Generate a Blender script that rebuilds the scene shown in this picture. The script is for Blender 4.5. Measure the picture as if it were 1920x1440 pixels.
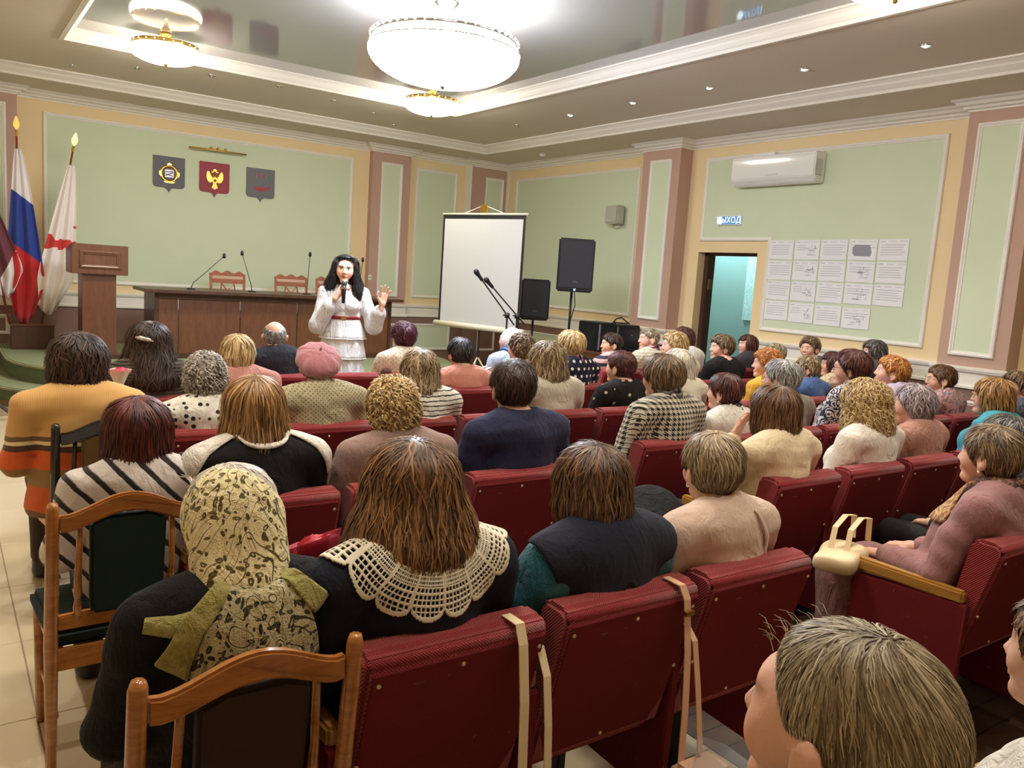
import bpy, bmesh, math, random
import numpy as np
from mathutils import Matrix, Vector

for o in list(bpy.data.objects): bpy.data.objects.remove(o, do_unlink=True)
scene = bpy.context.scene
COL = scene.collection
rng = np.random.default_rng(7)
PI = math.pi

# ------------------------------------------------------------------ camera
CAM_H = 1.65
yaw, pitch, roll = math.radians(35.604), math.radians(7.445), math.radians(-3.792)
fw = Vector((math.sin(yaw)*math.cos(pitch), math.cos(yaw)*math.cos(pitch), -math.sin(pitch)))
rt = Vector((math.cos(yaw), -math.sin(yaw), 0))
dn = fw.cross(rt)
r2 = math.cos(roll)*rt + math.sin(roll)*dn
d2 = -math.sin(roll)*rt + math.cos(roll)*dn
cam_d = bpy.data.cameras.new('camera')
cam_d.sensor_width = 36.0
cam_d.lens = 1523.9/1920*36.0
cam_d.clip_start = 0.02
cam_d.clip_end = 100
cam = bpy.data.objects.new('camera', cam_d)
COL.objects.link(cam)
cam.matrix_world = Matrix(((r2.x, -d2.x, -fw.x, 0), (r2.y, -d2.y, -fw.y, 0), (r2.z, -d2.z, -fw.z, CAM_H), (0, 0, 0, 1)))
scene.camera = cam

# ------------------------------------------------------------------ world, exposure
w = bpy.data.worlds.new('world'); scene.world = w; w.use_nodes = True
w.node_tree.nodes['Background'].inputs[0].default_value = (0.6, 0.65, 0.75, 1)
w.node_tree.nodes['Background'].inputs[1].default_value = 0.3
vs = scene.view_settings
vs.view_transform = 'Standard'; vs.look = 'None'; vs.gamma = 1.0; vs.use_curve_mapping = False
vs.exposure = 1.08
cy = scene.cycles
cy.max_bounces = 6; cy.diffuse_bounces = 4; cy.glossy_bounces = 3; cy.transmission_bounces = 3; cy.transparent_max_bounces = 6
cy.caustics_reflective = False; cy.caustics_refractive = False
cy.use_adaptive_sampling = True; cy.adaptive_threshold = .05; cy.use_denoising = True; cy.use_light_tree = False
BIG_LAMP, SMALL_LAMP, SPOT_LAMP, HALL_LAMP = 24.0, 26.0, 14.0, 26.0

# ------------------------------------------------------------------ materials
def lin(c):
    r = []
    for v in c[:3]:
        v = v/255.0
        r.append(v/12.92 if v <= 0.04045 else ((v+0.055)/1.055)**2.4)
    return tuple(r)

class NT:
    def __init__(s, name):
        s.m = bpy.data.materials.new(name); s.m.use_nodes = True
        s.t = s.m.node_tree; s.b = s.t.nodes['Principled BSDF']
        s._c = None
    def n(s, typ, props=None, **ins):
        nd = s.t.nodes.new(typ)
        for k, v in (props or {}).items(): setattr(nd, k, v)
        for k, v in ins.items():
            s.set(nd.inputs[int(k[1:]) if k[0] == '_' else k.replace('_', ' ')], v)
        return nd
    def set(s, sock, v):
        if isinstance(v, bpy.types.NodeSocket): s.t.links.new(v, sock)
        elif isinstance(v, (tuple, list)) and len(v) == 3 and sock.type == 'RGBA': sock.default_value = (*v, 1)
        else: sock.default_value = v
    def obj(s):
        if s._c is None: s._c = s.n('ShaderNodeTexCoord').outputs['Object']
        return s._c
    def math(s, op, a, b=0.0, c=0.0):
        nd = s.n('ShaderNodeMath', {'operation': op}, _0=a, _1=b)
        s.set(nd.inputs[2], c)
        return nd.outputs[0]
    def sep(s):
        nd = s.n('ShaderNodeSeparateXYZ', _0=s.obj()); return nd.outputs
    def scaled(s, v):
        return s.n('ShaderNodeMapping', Vector=s.obj(), Scale=v).outputs[0]
    def noise(s, scale, detail=3, rough=.5, vec=None, dist=0):
        return s.n('ShaderNodeTexNoise', Vector=vec or s.obj(), Scale=scale, Detail=detail, Roughness=rough, Distortion=dist).outputs[0]
    def mix(s, f, a, b):
        nd = s.n('ShaderNodeMix', {'data_type': 'RGBA'})
        s.set(nd.inputs[0], f); s.set(nd.inputs[6], a); s.set(nd.inputs[7], b)
        return nd.outputs[2]
    def step(s, v, edge, soft=.02):
        nd = s.n('ShaderNodeMapRange', {'clamp': True}, Value=v)
        nd.inputs[1].default_value = edge-soft; nd.inputs[2].default_value = edge+soft
        return nd.outputs[0]
    def ramp(s, v, stops):
        nd = s.n('ShaderNodeValToRGB', Fac=v); e = nd.color_ramp.elements
        e[0].position, e[0].color = stops[0][0], (*stops[0][1], 1)
        e[1].position, e[1].color = stops[-1][0], (*stops[-1][1], 1)
        for p_, c_ in stops[1:-1]:
            x = e.new(p_); x.color = (*c_, 1)
        return nd.outputs[0]
    def bump(s, h, strength=.3, dist=.01):
        s.set(s.b.inputs['Normal'], s.n('ShaderNodeBump', Height=h, Strength=strength, Distance=dist).outputs[0])
    def out(s, col, rough=.6, metal=0, spec=.5, **kw):
        s.set(s.b.inputs['Base Color'], col); s.set(s.b.inputs['Roughness'], rough)
        s.set(s.b.inputs['Metallic'], metal); s.set(s.b.inputs['Specular IOR Level'], spec)
        for k, v in kw.items(): s.set(s.b.inputs[k.replace('_', ' ')], v)
        return s.m

def shade(c, f): return tuple(min(1, v*f) for v in c)

def plain(name, c, rough=.6, var=.08, scale=14, metal=0, spec=.5, bump=0, bscale=120, **kw):
    t = NT(name); c = lin(c)
    col = t.mix(t.noise(scale, 4), shade(c, 1-var), shade(c, 1+var)) if var else c
    if bump: t.bump(t.noise(bscale, 3), bump, .004)
    return t.out(col, rough, metal, spec, **kw)

def wood(name, c1, c2, rough=.4, sc=(1, 1, 1), scale=6, coat=0.0):
    t = NT(name); v = t.scaled(sc)
    n1 = t.noise(scale, 6, .6, v, 1.5); n2 = t.noise(scale*9, 3, .6, v)
    f = t.math('ADD', t.math('MULTIPLY', n1, .75), t.math('MULTIPLY', n2, .25))
    col = t.ramp(f, [(.3, lin(c1)), (.7, lin(c2))])
    t.bump(n2, .08, .003)
    return t.out(col, rough, 0, .5, Coat_Weight=coat, Coat_Roughness=.15)

def emis(name, c, strength):
    t = NT(name); c = lin(c)
    return t.out(c, .5, 0, .3, Emission_Color=c, Emission_Strength=strength)

def fabric(name, c, kind='plain', c2=(0, 0, 0), c3=(255, 255, 255), f=20.0, duty=.5, rough=.85, wr=.7, fine=260, sheen=.15):
    t = NT(name); A = lin(c); B = lin(c2); C3 = lin(c3)
    sheen *= min(1.0, max(A)*6)
    x, y, z = t.sep()[:3]
    big = t.noise(9, 4, .55)
    base = t.mix(t.noise(40, 3), shade(A, .9), shade(A, 1.08))
    col = base
    fr = lambda v, k: t.math('FRACT', t.math('MULTIPLY', v, k))
    wob = t.math('MULTIPLY', t.math('SUBTRACT', big, .5), .035)
    if kind == 'stripe':
        zz = t.math('ADD', z, wob)
        col = t.mix(t.step(fr(zz, f), duty, .03), B, base)
    elif kind == 'stripe3':
        zz = t.math('ADD', z, wob); q = fr(zz, f)
        col = t.mix(t.step(q, .34, .03), B, base); col = t.mix(t.step(q, .68, .03), col, C3)
    elif kind == 'vstripe':
        xx = t.math('ADD', t.math('ADD', x, t.math('MULTIPLY', z, .9)), wob)
        col = t.mix(t.step(fr(xx, f), duty, .04), B, base)
    elif kind == 'dots':
        v = t.n('ShaderNodeTexVoronoi', Vector=t.obj(), Scale=f, Randomness=.75).outputs['Distance']
        col = t.mix(t.step(v, duty, .03), B, base)
    elif kind == 'dotgrid':
        a = t.math('SUBTRACT', fr(x, f), .5)
        row = t.math('MULTIPLY', t.math('FLOOR', t.math('MULTIPLY', z, f)), .5)
        a = t.math('SUBTRACT', t.math('FRACT', t.math('ADD', t.math('MULTIPLY', x, f), row)), .5)
        b = t.math('SUBTRACT', fr(z, f), .5)
        r = t.math('SQRT', t.math('ADD', t.math('MULTIPLY', a, a), t.math('MULTIPLY', b, b)))
        col = t.mix(t.step(r, duty, .03), B, base)
    elif kind == 'hound':
        xx = t.math('ADD', x, t.math('MULTIPLY', y, .8))
        a = t.step(fr(xx, f), .5, .02); b = t.step(fr(z, f), .5, .02)
        dg = t.step(fr(t.math('ADD', xx, z), f*2), .5, .04)
        s_ = t.math('MULTIPLY', t.math('ADD', a, b), .5)
        v = t.math('ADD', t.math('MULTIPLY', t.math('COMPARE', s_, .5, .2), dg), t.math('GREATER_THAN', s_, .8))
        col = t.mix(v, base, B)
    elif kind == 'floral':
        v = t.n('ShaderNodeTexVoronoi', Vector=t.obj(), Scale=f, Randomness=1.0)
        m = t.math('MULTIPLY', t.step(v.outputs['Distance'], duty, .05), 1)
        pick = t.n('ShaderNodeSeparateColor', _0=v.outputs['Color']).outputs[0]
        fl = t.mix(t.step(pick, .5, .02), B, C3)
        col = t.mix(m, fl, base)
    elif kind == 'scatter':
        v = t.n('ShaderNodeTexVoronoi', Vector=t.obj(), Scale=f, Randomness=1.0)
        pick = t.n('ShaderNodeSeparateColor', _0=v.outputs['Color'])
        on = t.math('MULTIPLY', t.math('GREATER_THAN', pick.outputs[1], .6), t.math('LESS_THAN', t.math('ADD', v.outputs['Distance'], t.math('MULTIPLY', t.noise(f*5, 2), .25)), duty))
        col = t.mix(on, base, t.mix(t.step(pick.outputs[0], .6, .02), B, C3))
    elif kind == 'swirl':
        n_ = t.noise(f, 2, .5, None, 3.2)
        s_ = t.math('FRACT', t.math('MULTIPLY', n_, 5.0))
        col = t.mix(t.step(s_, duty, .04), B, base)
    elif kind == 'melange':
        n_ = t.noise(f, 5, .75)
        col = t.mix(t.step(n_, .5, .12), B, base)
    elif kind == 'vine':
        n_ = t.noise(7, 1, .5, None, .8)
        stem = t.math('LESS_THAN', t.math('ABSOLUTE', t.math('SUBTRACT', t.math('FRACT', t.math('MULTIPLY', n_, 9.0)), .5)), .035)
        col = t.mix(stem, base, B)
        wv = t.n('ShaderNodeTexNoise', Vector=t.obj(), Scale=16.0).outputs['Color']
        dv = t.n('ShaderNodeVectorMath', {'operation': 'ADD'}, _0=t.obj(), _1=t.n('ShaderNodeVectorMath', {'operation': 'SCALE'}, _0=wv, Scale=.05).outputs[0]).outputs[0]
        for sc, th, cc in (((f, f, f*.45), .34, B), ((f*.5, f*.5, f), .32, shade(B, 1.5)), ((f*.9, f*.9, f*.9), .20, C3)):
            mv = t.n('ShaderNodeMapping', Vector=dv, Scale=sc, Location=(sc[2]*.37, .2, sc[0]*.11)).outputs[0]
            v = t.n('ShaderNodeTexVoronoi', Vector=mv, Scale=1.0, Randomness=.9)
            pk = t.n('ShaderNodeSeparateColor', _0=v.outputs['Color']).outputs[0]
            on = t.math('MULTIPLY', t.math('LESS_THAN', v.outputs['Distance'], th), t.math('GREATER_THAN', pk, .35))
            core = t.math('LESS_THAN', v.outputs['Distance'], t.math('MULTIPLY', pk, th*.5))
            col = t.mix(on, col, t.mix(core, cc, shade(A, .7)))
    elif kind == 'knit':
        q = t.math('SINE', t.math('MULTIPLY', x, f)); q2 = t.math('SINE', t.math('MULTIPLY', z, f*1.1))
        v = t.math('MULTIPLY', q, q2)
        col = t.mix(t.step(v, duty, .15), base, B)
    h = t.math('ADD', t.math('MULTIPLY', t.noise(16, 4, .55, t.scaled((1, 1, .45)), 1.2), 1.0), t.math('MULTIPLY', t.noise(fine, 2), .12))
    t.bump(h, wr, .045)
    return t.out(col, rough, 0, .25, Sheen_Weight=sheen, Sheen_Roughness=.6)

def hairmat(name, dark, mid, light, rough=.42):
    t = NT(name)
    a = t.n('ShaderNodeAttribute', {'attribute_name': 'shade'}).outputs['Fac']
    v = t.math('ADD', a, t.math('MULTIPLY', t.math('SUBTRACT', t.noise(60, 3, .6, t.scaled((1, 1, .3))), .5), .45))
    col = t.ramp(v, [(.1, lin(dark)), (.5, lin(mid)), (.95, lin(light))])
    t.bump(t.noise(300, 2, .6, t.scaled((1, 1, .2))), .12, .003)
    return t.out(col, rough, 0, .35)

def skinmat():
    t = NT('skin')
    a = t.n('ShaderNodeAttribute', {'attribute_name': 'col'}).outputs['Color']
    nd = t.n('ShaderNodeMix', {'data_type': 'RGBA', 'blend_type': 'MULTIPLY'})
    nd.inputs[0].default_value = 1; t.set(nd.inputs[6], a); t.set(nd.inputs[7], t.ramp(t.noise(38, 4), [(.3, (.93, .90, .88)), (.7, (1.0, 1.0, 1.0))]))
    t.bump(t.noise(160, 3), .12, .003)
    return t.out(nd.outputs[2], .5, 0, .4, Subsurface_Weight=0.0)

# ------------------------------------------------------------------ objects
def tag(o, label=None, cat=None, group=None, kind=None):
    if label: o['label'] = label
    if cat: o['category'] = cat
    if group: o['group'] = group
    if kind: o['kind'] = kind
    return o

def empty(name, loc=(0, 0, 0), rz=0.0, label=None, cat=None, group=None):
    o = bpy.data.objects.new(name, None); COL.objects.link(o)
    o.location = loc; o.rotation_euler = (0, 0, rz); o.empty_display_size = .1
    return tag(o, label, cat, group)

def link(name, me, parent=None, loc=None, rot=None, scale=None):
    o = bpy.data.objects.new(name, me); COL.objects.link(o)
    if parent is not None: o.parent = parent
    if loc is not None: o.location = loc
    if rot is not None: o.rotation_euler = rot
    if scale is not None: o.scale = (scale,)*3 if not hasattr(scale, '__len__') else scale
    return o

class MB:
    def __init__(s): s.v = []; s.f = []; s.m = []
    def add(s, vs, fs, mi=0):
        b = len(s.v); s.v += [tuple(map(float, v)) for v in vs]
        s.f += [tuple(i+b for i in f) for f in fs]; s.m += [mi]*len(fs); return s
    def box(s, x0, x1, y0, y1, z0, z1, mi=0):
        return s.add([(x0, y0, z0), (x1, y0, z0), (x1, y1, z0), (x0, y1, z0), (x0, y0, z1), (x1, y0, z1), (x1, y1, z1), (x0, y1, z1)],
                     [(0, 3, 2, 1), (4, 5, 6, 7), (0, 1, 5, 4), (1, 2, 6, 5), (2, 3, 7, 6), (3, 0, 4, 7)], mi)
    def prism(s, poly, a0, a1, plane='xz', mi=0):
        n = len(poly); mk = {'xz': lambda p, d: (p[0], d, p[1]), 'xy': lambda p, d: (p[0], p[1], d), 'yz': lambda p, d: (d, p[0], p[1])}[plane]
        vs = [mk(p, a0) for p in poly]+[mk(p, a1) for p in poly]
        return s.add(vs, [tuple(range(n))[::-1], tuple(range(n, 2*n))]+[(i, (i+1) % n, n+(i+1) % n, n+i) for i in range(n)], mi)
    def tube(s, pts, r, n=8, mi=0, caps=True):
        pts = [Vector(p) for p in pts]; rs = r if hasattr(r, '__len__') else [r]*len(pts)
        vs = []; up = Vector((0, 0, 1))
        t0 = (pts[1]-pts[0]).normalized()
        side = t0.cross(up) if abs(t0.z) < .95 else t0.cross(Vector((1, 0, 0)))
        side.normalize()
        for i, p in enumerate(pts):
            t = (pts[min(i+1, len(pts)-1)]-pts[max(i-1, 0)]).normalized()
            side = (side-t*side.dot(t)).normalized(); b = t.cross(side)
            for k in range(n):
                a = 2*PI*k/n; vs.append(p+(side*math.cos(a)+b*math.sin(a))*rs[i])
        fs = [(i*n+k, i*n+(k+1) % n, (i+1)*n+(k+1) % n, (i+1)*n+k) for i in range(len(pts)-1) for k in range(n)]
        if caps: fs += [tuple(range(n))[::-1], tuple((len(pts)-1)*n+k for k in range(n))]
        return s.add(vs, fs, mi)
    def lathe(s, prof, c=(0, 0, 0), n=24, mi=0, sx=1, sy=1, wob=None):
        vs = []
        for i, (r, z) in enumerate(prof):
            for k in range(n):
                a = 2*PI*k/n; q = r*(1+(wob(a, i) if wob else 0))
                vs.append((c[0]+q*math.cos(a)*sx, c[1]+q*math.sin(a)*sy, c[2]+z))
        fs = [(i*n+k, i*n+(k+1) % n, (i+1)*n+(k+1) % n, (i+1)*n+k) for i in range(len(prof)-1) for k in range(n)]
        return s.add(vs, fs, mi)
    def ribbon(s, pts, wdir, w, th=.002, mi=0):
        wd = Vector(wdir).normalized()*(w/2); vs = []
        P = [Vector(p) for p in pts]
        for i, p in enumerate(P):
            t = (P[min(i+1, len(P)-1)]-P[max(i-1, 0)]).normalized(); nn = t.cross(wd).normalized()*(th/2)
            vs += [p-wd-nn, p+wd-nn, p+wd+nn, p-wd+nn]
        fs = [(i*4+k, i*4+(k+1) % 4, i*4+4+(k+1) % 4, i*4+4+k) for i in range(len(P)-1) for k in range(4)]
        e = (len(P)-1)*4
        return s.add(vs, fs+[(3, 2, 1, 0), (e, e+1, e+2, e+3)], mi)
    def xf(s, M, start=0):
        for i in range(start, len(s.v)): s.v[i] = tuple(M @ Vector(s.v[i]))
        return s
    def mesh(s, name, mats, smooth=False, bevel=0, seg=2, fix=True):
        me = bpy.data.meshes.new(name); me.from_pydata(s.v, [], s.f)
        for m in (mats if isinstance(mats, (list, tuple)) else [mats]): me.materials.append(m)
        if any(s.m): me.polygons.foreach_set('material_index', s.m)
        if bevel or fix:
            bm = bmesh.new(); bm.from_mesh(me)
            if fix: bmesh.ops.recalc_face_normals(bm, faces=bm.faces)
            if bevel:
                es = [e for e in bm.edges if len(e.link_faces) == 2 and e.calc_face_angle(0) > .5]
                bmesh.ops.bevel(bm, geom=es, offset=bevel, segments=seg, affect='EDGES', clamp_overlap=True)
            bm.to_mesh(me); bm.free()
        if smooth: me.polygons.foreach_set('use_smooth', [True]*len(me.polygons))
        if bevel and not smooth and hasattr(me, 'set_sharp_from_angle'):
            me.polygons.foreach_set('use_smooth', [True]*len(me.polygons)); me.set_sharp_from_angle(angle=.6)
        me.update(); return me
    def obj(s, name, mats, parent=None, loc=None, rot=None, smooth=False, bevel=0, seg=2):
        return link(name, s.mesh(name, mats, smooth, bevel, seg), parent, loc, rot)

def copy_tree(o, parent=None):
    c = o.copy(); COL.objects.link(c)
    if parent is not None: c.parent = parent
    for ch in o.children: copy_tree(ch, c)
    return c

# ------------------------------------------------------------------ signed-distance modelling on a grid
F32 = np.float32
def rc(p, a, b, r1, r2, sy=1.0, sx=1.0):
    X, Y, Z = p; a = np.array(a, F32); b = np.array(b, F32)
    bx, by, bz = (b-a)/np.array([sx, sy, 1], F32)
    px, py, pz = (X-a[0])/F32(sx), (Y-a[1])/F32(sy), Z-a[2]
    t = np.clip((px*bx+py*by+pz*bz)/(bx*bx+by*by+bz*bz+1e-9), 0, 1)
    d = np.sqrt((px-t*bx)**2+(py-t*by)**2+(pz-t*bz)**2)-(r1+(r2-r1)*t)
    return d*F32(min(sy, sx, 1.0)) if (sy != 1 or sx != 1) else d
def ell(p, c, r):
    X, Y, Z = p
    r = (r, r, r) if not hasattr(r, '__len__') else r
    a, b, c_ = (X-c[0])/F32(r[0]), (Y-c[1])/F32(r[1]), (Z-c[2])/F32(r[2])
    k0 = np.sqrt(a*a+b*b+c_*c_); k1 = np.sqrt((a/r[0])**2+(b/r[1])**2+(c_/r[2])**2)+1e-9
    return k0*(k0-1)/k1
def smin(a, b, k):
    h = np.maximum(k-np.abs(a-b), 0)/F32(k)
    return np.minimum(a, b)-h*h*F32(k*.25)
def smax(a, b, k): return -smin(-a, -b, k)
def wave3(p, f, seed, amp=1.0):
    r = np.random.default_rng(seed); s = 0
    for i in range(5):
        k = r.normal(size=3); k = k/np.linalg.norm(k)*f*(.6+.9*r.random())
        s = s+np.sin(p[0]*F32(k[0])+p[1]*F32(k[1])+p[2]*F32(k[2])+F32(r.random()*6.28))
    return s*F32(amp/5)
def axis(lo, hi, h, flo=None, fhi=None, fh=None):
    if flo is None: return np.arange(lo, hi+h, h).astype(F32)
    out = [lo]
    while out[-1] < hi:
        q = out[-1]; out.append(q+(fh if flo-h < q < fhi else h))
    return np.array(out, F32)
CORN = np.array([(0, 0, 0), (1, 0, 0), (0, 1, 0), (1, 1, 0), (0, 0, 1), (1, 0, 1), (0, 1, 1), (1, 1, 1)])
EDG = [(0, 1), (2, 3), (4, 5), (6, 7), (0, 2), (1, 3), (4, 6), (5, 7), (0, 4), (1, 5), (2, 6), (3, 7)]
def snet(xs, ys, zs, fn):
    p = (xs[:, None, None], ys[None, :, None], zs[None, None, :])
    F = np.broadcast_to(fn(p), (len(xs), len(ys), len(zs))).astype(F32)
    s = F < 0
    c = np.zeros(tuple(n-1 for n in F.shape), np.int8)
    for a, b, d in CORN: c += s[a:a+c.shape[0], b:b+c.shape[1], d:d+c.shape[2]]
    act = (c > 0) & (c < 8); ai, aj, ak = np.nonzero(act); n = len(ai)
    if n == 0: return np.zeros((0, 3)), np.zeros((0, 4), int)
    vid = np.full(c.shape, -1, np.int64); vid[ai, aj, ak] = np.arange(n)
    acc = np.zeros((n, 3)); cnt = np.zeros(n)
    cf = [F[ai+o[0], aj+o[1], ak+o[2]] for o in CORN]
    cp = [np.stack([xs[ai+o[0]], ys[aj+o[1]], zs[ak+o[2]]], 1) for o in CORN]
    for a, b in EDG:
        m = (cf[a] < 0) != (cf[b] < 0)
        t = np.where(m, cf[a]/(cf[a]-cf[b]+1e-12), 0)[:, None]
        acc += np.where(m[:, None], cp[a]+(cp[b]-cp[a])*t, 0); cnt += m
    V = acc/np.maximum(cnt, 1)[:, None]; Q = []
    def quads(i, j, k, ins, ids):
        q = np.stack(ids, 1); q[~ins] = q[~ins][:, ::-1]; Q.append(q)
    m = s[:-1, 1:-1, 1:-1] != s[1:, 1:-1, 1:-1]; i, j, k = np.nonzero(m); j = j+1; k = k+1
    quads(i, j, k, s[i, j, k], [vid[i, j-1, k-1], vid[i, j, k-1], vid[i, j, k], vid[i, j-1, k]])
    m = s[1:-1, :-1, 1:-1] != s[1:-1, 1:, 1:-1]; i, j, k = np.nonzero(m); i = i+1; k = k+1
    quads(i, j, k, s[i, j, k], [vid[i-1, j, k-1], vid[i-1, j, k], vid[i, j, k], vid[i, j, k-1]])
    m = s[1:-1, 1:-1, :-1] != s[1:-1, 1:-1, 1:]; i, j, k = np.nonzero(m); i = i+1; j = j+1
    quads(i, j, k, s[i, j, k], [vid[i-1, j-1, k], vid[i, j-1, k], vid[i, j, k], vid[i-1, j, k]])
    return V, np.concatenate(Q)
def npmesh(name, V, Q, mats, smooth=True, attrs=None, cols=None, tris=None):
    me = bpy.data.meshes.new(name)
    Q = np.asarray(Q, np.int32); nv = len(V)
    me.vertices.add(nv); me.vertices.foreach_set('co', np.asarray(V, F32).ravel())
    me.loops.add(Q.size); me.loops.foreach_set('vertex_index', Q.ravel())
    me.polygons.add(len(Q)); me.polygons.foreach_set('loop_start', np.arange(0, Q.size, Q.shape[1], dtype=np.int32))
    me.update(calc_edges=True); me.validate()
    if smooth: me.polygons.foreach_set('use_smooth', np.ones(len(me.polygons), bool))
    for m in (mats if isinstance(mats, (list, tuple)) else [mats]): me.materials.append(m)
    for k, a in (attrs or {}).items():
        at = me.attributes.new(k, 'FLOAT', 'POINT'); at.data.foreach_set('value', np.asarray(a, F32))
    if cols is not None:
        at = me.color_attributes.new('col', 'FLOAT_COLOR', 'POINT')
        at.data.foreach_set('color', np.concatenate([cols, np.ones((nv, 1))], 1).astype(F32).ravel())
    me.update(); return me
def grad(fn, P, e=.004):
    g = []
    for i in range(3):
        d = np.zeros(3); d[i] = e
        g.append(fn(tuple((P+d).T.astype(F32)))-fn(tuple((P-d).T.astype(F32))))
    g = np.stack(g, 1); return g/(np.linalg.norm(g, axis=1, keepdims=True)+1e-9)
def walk(fn, P, flow, steps, ds, offs):
    """march points along a surface fn=offset following flow(P,i); returns paths (steps,n,3), normals"""
    path = []; nor = []
    for i in range(steps):
        g = grad(fn, P); d = fn(tuple(P.T.astype(F32)))
        P = P-g*np.clip(d-offs[i], -.03, .03)[:, None]
        path.append(P.copy()); nor.append(g)
        f = flow(P, i); f = f-g*(f*g).sum(1, keepdims=True)
        f = f/(np.linalg.norm(f, axis=1, keepdims=True)+1e-9)
        P = P+f*(ds if np.isscalar(ds) else ds[:, None])
    return np.stack(path), np.stack(nor)
def unit(v): return v/(np.linalg.norm(v, axis=-1, keepdims=True)+1e-9)

# ================================================================== THE ROOM
XR, YF, XL, YB, ZW = 8.40, 12.40, -1.60, -1.20, 3.62
m_yellow = plain('wall_ochre_paint', (236, 212, 166), .75, .03, 3)
m_green = plain('panel_green_paint', (211, 222, 192), .75, .03, 3)
m_rose = plain('pilaster_rose_paint', (190, 156, 140), .75, .04, 3)
m_dado = plain('dado_brown_paint', (136, 106, 92), .7, .05, 3)
m_trim = plain('white_trim', (236, 231, 222), .55, .03, 8)
m_rail = plain('white_chair_rail', (238, 232, 220), .5, .03, 8)
m_band = plain('ceiling_taupe_paint', (224, 214, 202), .7, .03, 2)
m_gold = plain('gilded_metal', (214, 176, 92), .28, .05, 20, 1.0)
m_chrome = plain('chrome', (205, 205, 205), .18, 0, metal=1.0)
m_black = plain('black_plastic', (28, 28, 31), .45, .1, 20)
m_white = plain('white_plastic', (232, 230, 226), .35, .02, 10)

def stretch():
    t = NT('glossy_stretch_ceiling')
    return t.out(lin((150, 146, 146)), .06, 0, .6, Coat_Weight=.45, Coat_Roughness=.03, Coat_IOR=1.7)
m_gloss = stretch()

def offset_poly(poly, d):
    n = len(poly); out = []
    for i in range(n):
        p0, p1, p2 = Vector(poly[i-1]), Vector(poly[i]), Vector(poly[(i+1) % n])
        a = (p1-p0).normalized(); b = (p2-p1).normalized()
        na, nb = Vector((-a.y, a.x)), Vector((-b.y, b.x))
        m = (na+nb); m = m/max(m.dot(na), 1e-6)
        out.append(p1+m*d)
    return out

def frame_mesh(poly, prof, mp):
    """ring moulding along closed CCW poly, profile of (inset, height)"""
    b = MB(); n = len(poly); rings = [offset_poly(poly, d) for d, h in prof]
    vs = [mp(q.x, q.y, h) for (d, h), ring in zip(prof, rings) for q in ring]
    m = len(prof)
    b.add(vs, [(i*n+k, i*n+(k+1) % n, (i+1)*n+(k+1) % n, (i+1)*n+k) for i in range(m-1) for k in range(n)])
    return b

def sweep_plan(path, prof):
    """profile (offset into room, z) swept along plan polyline, room on the left"""
    n = len(path); b = MB(); vs = []
    for i in range(n):
        p1 = Vector(path[i])
        a = (p1-Vector(path[i-1])).normalized() if i > 0 else (Vector(path[1])-p1).normalized()
        c = (Vector(path[i+1])-p1).normalized() if i < n-1 else a
        na, nc = Vector((-a.y, a.x)), Vector((-c.y, c.x)); m = na+nc; m = m/max(m.dot(na), 1e-6)
        vs += [(p1.x+m.x*d, p1.y+m.y*d, z) for d, z in prof]
    k = len(prof)
    fs = [(i*k+j, (i+1)*k+j, (i+1)*k+(j+1) % k, i*k+(j+1) % k) for i in range(n-1) for j in range(k)]
    b.add(vs, fs+[tuple(range(k)), tuple((n-1)*k+j for j in range(k))[::-1]])
    return b

FR = [(0, 0), (0, .012), (.008, .024), (.022, .026), (.034, .016), (.046, .014), (.05, .003)]
mp_front = lambda dy=0: (lambda a, b, h: (a, YF-dy-h, b))
mp_right = lambda dx=0: (lambda a, b, h: (XR-dx-h, a, b))

# ---- walls
wf = MB().box(XL-.2, XR+.2, YF, YF+.2, 0, 4.2).obj('wall_front', m_yellow); tag(wf, 'ochre front wall behind the stage with green framed panels', kind='structure')
b = MB().box(XR, XR+.25, YB-.2, 6.66, 0, 4.2).box(XR, XR+.25, 7.63, YF, 0, 4.2).box(XR, XR+.25, 6.66, 7.63, 2.154, 4.2)
wr_ = b.obj('wall_right', m_yellow); tag(wr_, 'ochre right wall with door, pinned sheets and green panels', kind='structure')
wl = MB().box(XL-.2, XL, YB-.2, YF, 0, 4.2).obj('wall_left', m_yellow); tag(wl, 'plain ochre left wall', kind='structure')
wb = MB().box(XL, XR, YB-.2, YB, 0, 4.2).obj('wall_back', m_yellow); tag(wb, 'plain ochre back wall', kind='structure')

def panel(wall, poly, mp, lower=False):
    pn = MB(); n = len(poly); ins = offset_poly(poly, .03)
    vs = [mp(q.x, q.y, .006) for q in ins]; pn.add(vs, [tuple(range(n))])
    po = link('panel', pn.mesh('panel', m_green), wall)
    link('panel_moulding', frame_mesh(poly, FR, mp).mesh('panel_moulding', m_trim), po)
def rect(a0, a1, b0, b1): return [(a0, b0), (a1, b0), (a1, b1), (a0, b1)]
def pilaster(wall, box, mp, pr, pl):
    MB().box(*box).obj('pilaster', m_rose, wall)
    panel(wall, pr, mp); panel(wall, pl, mp)
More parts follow.
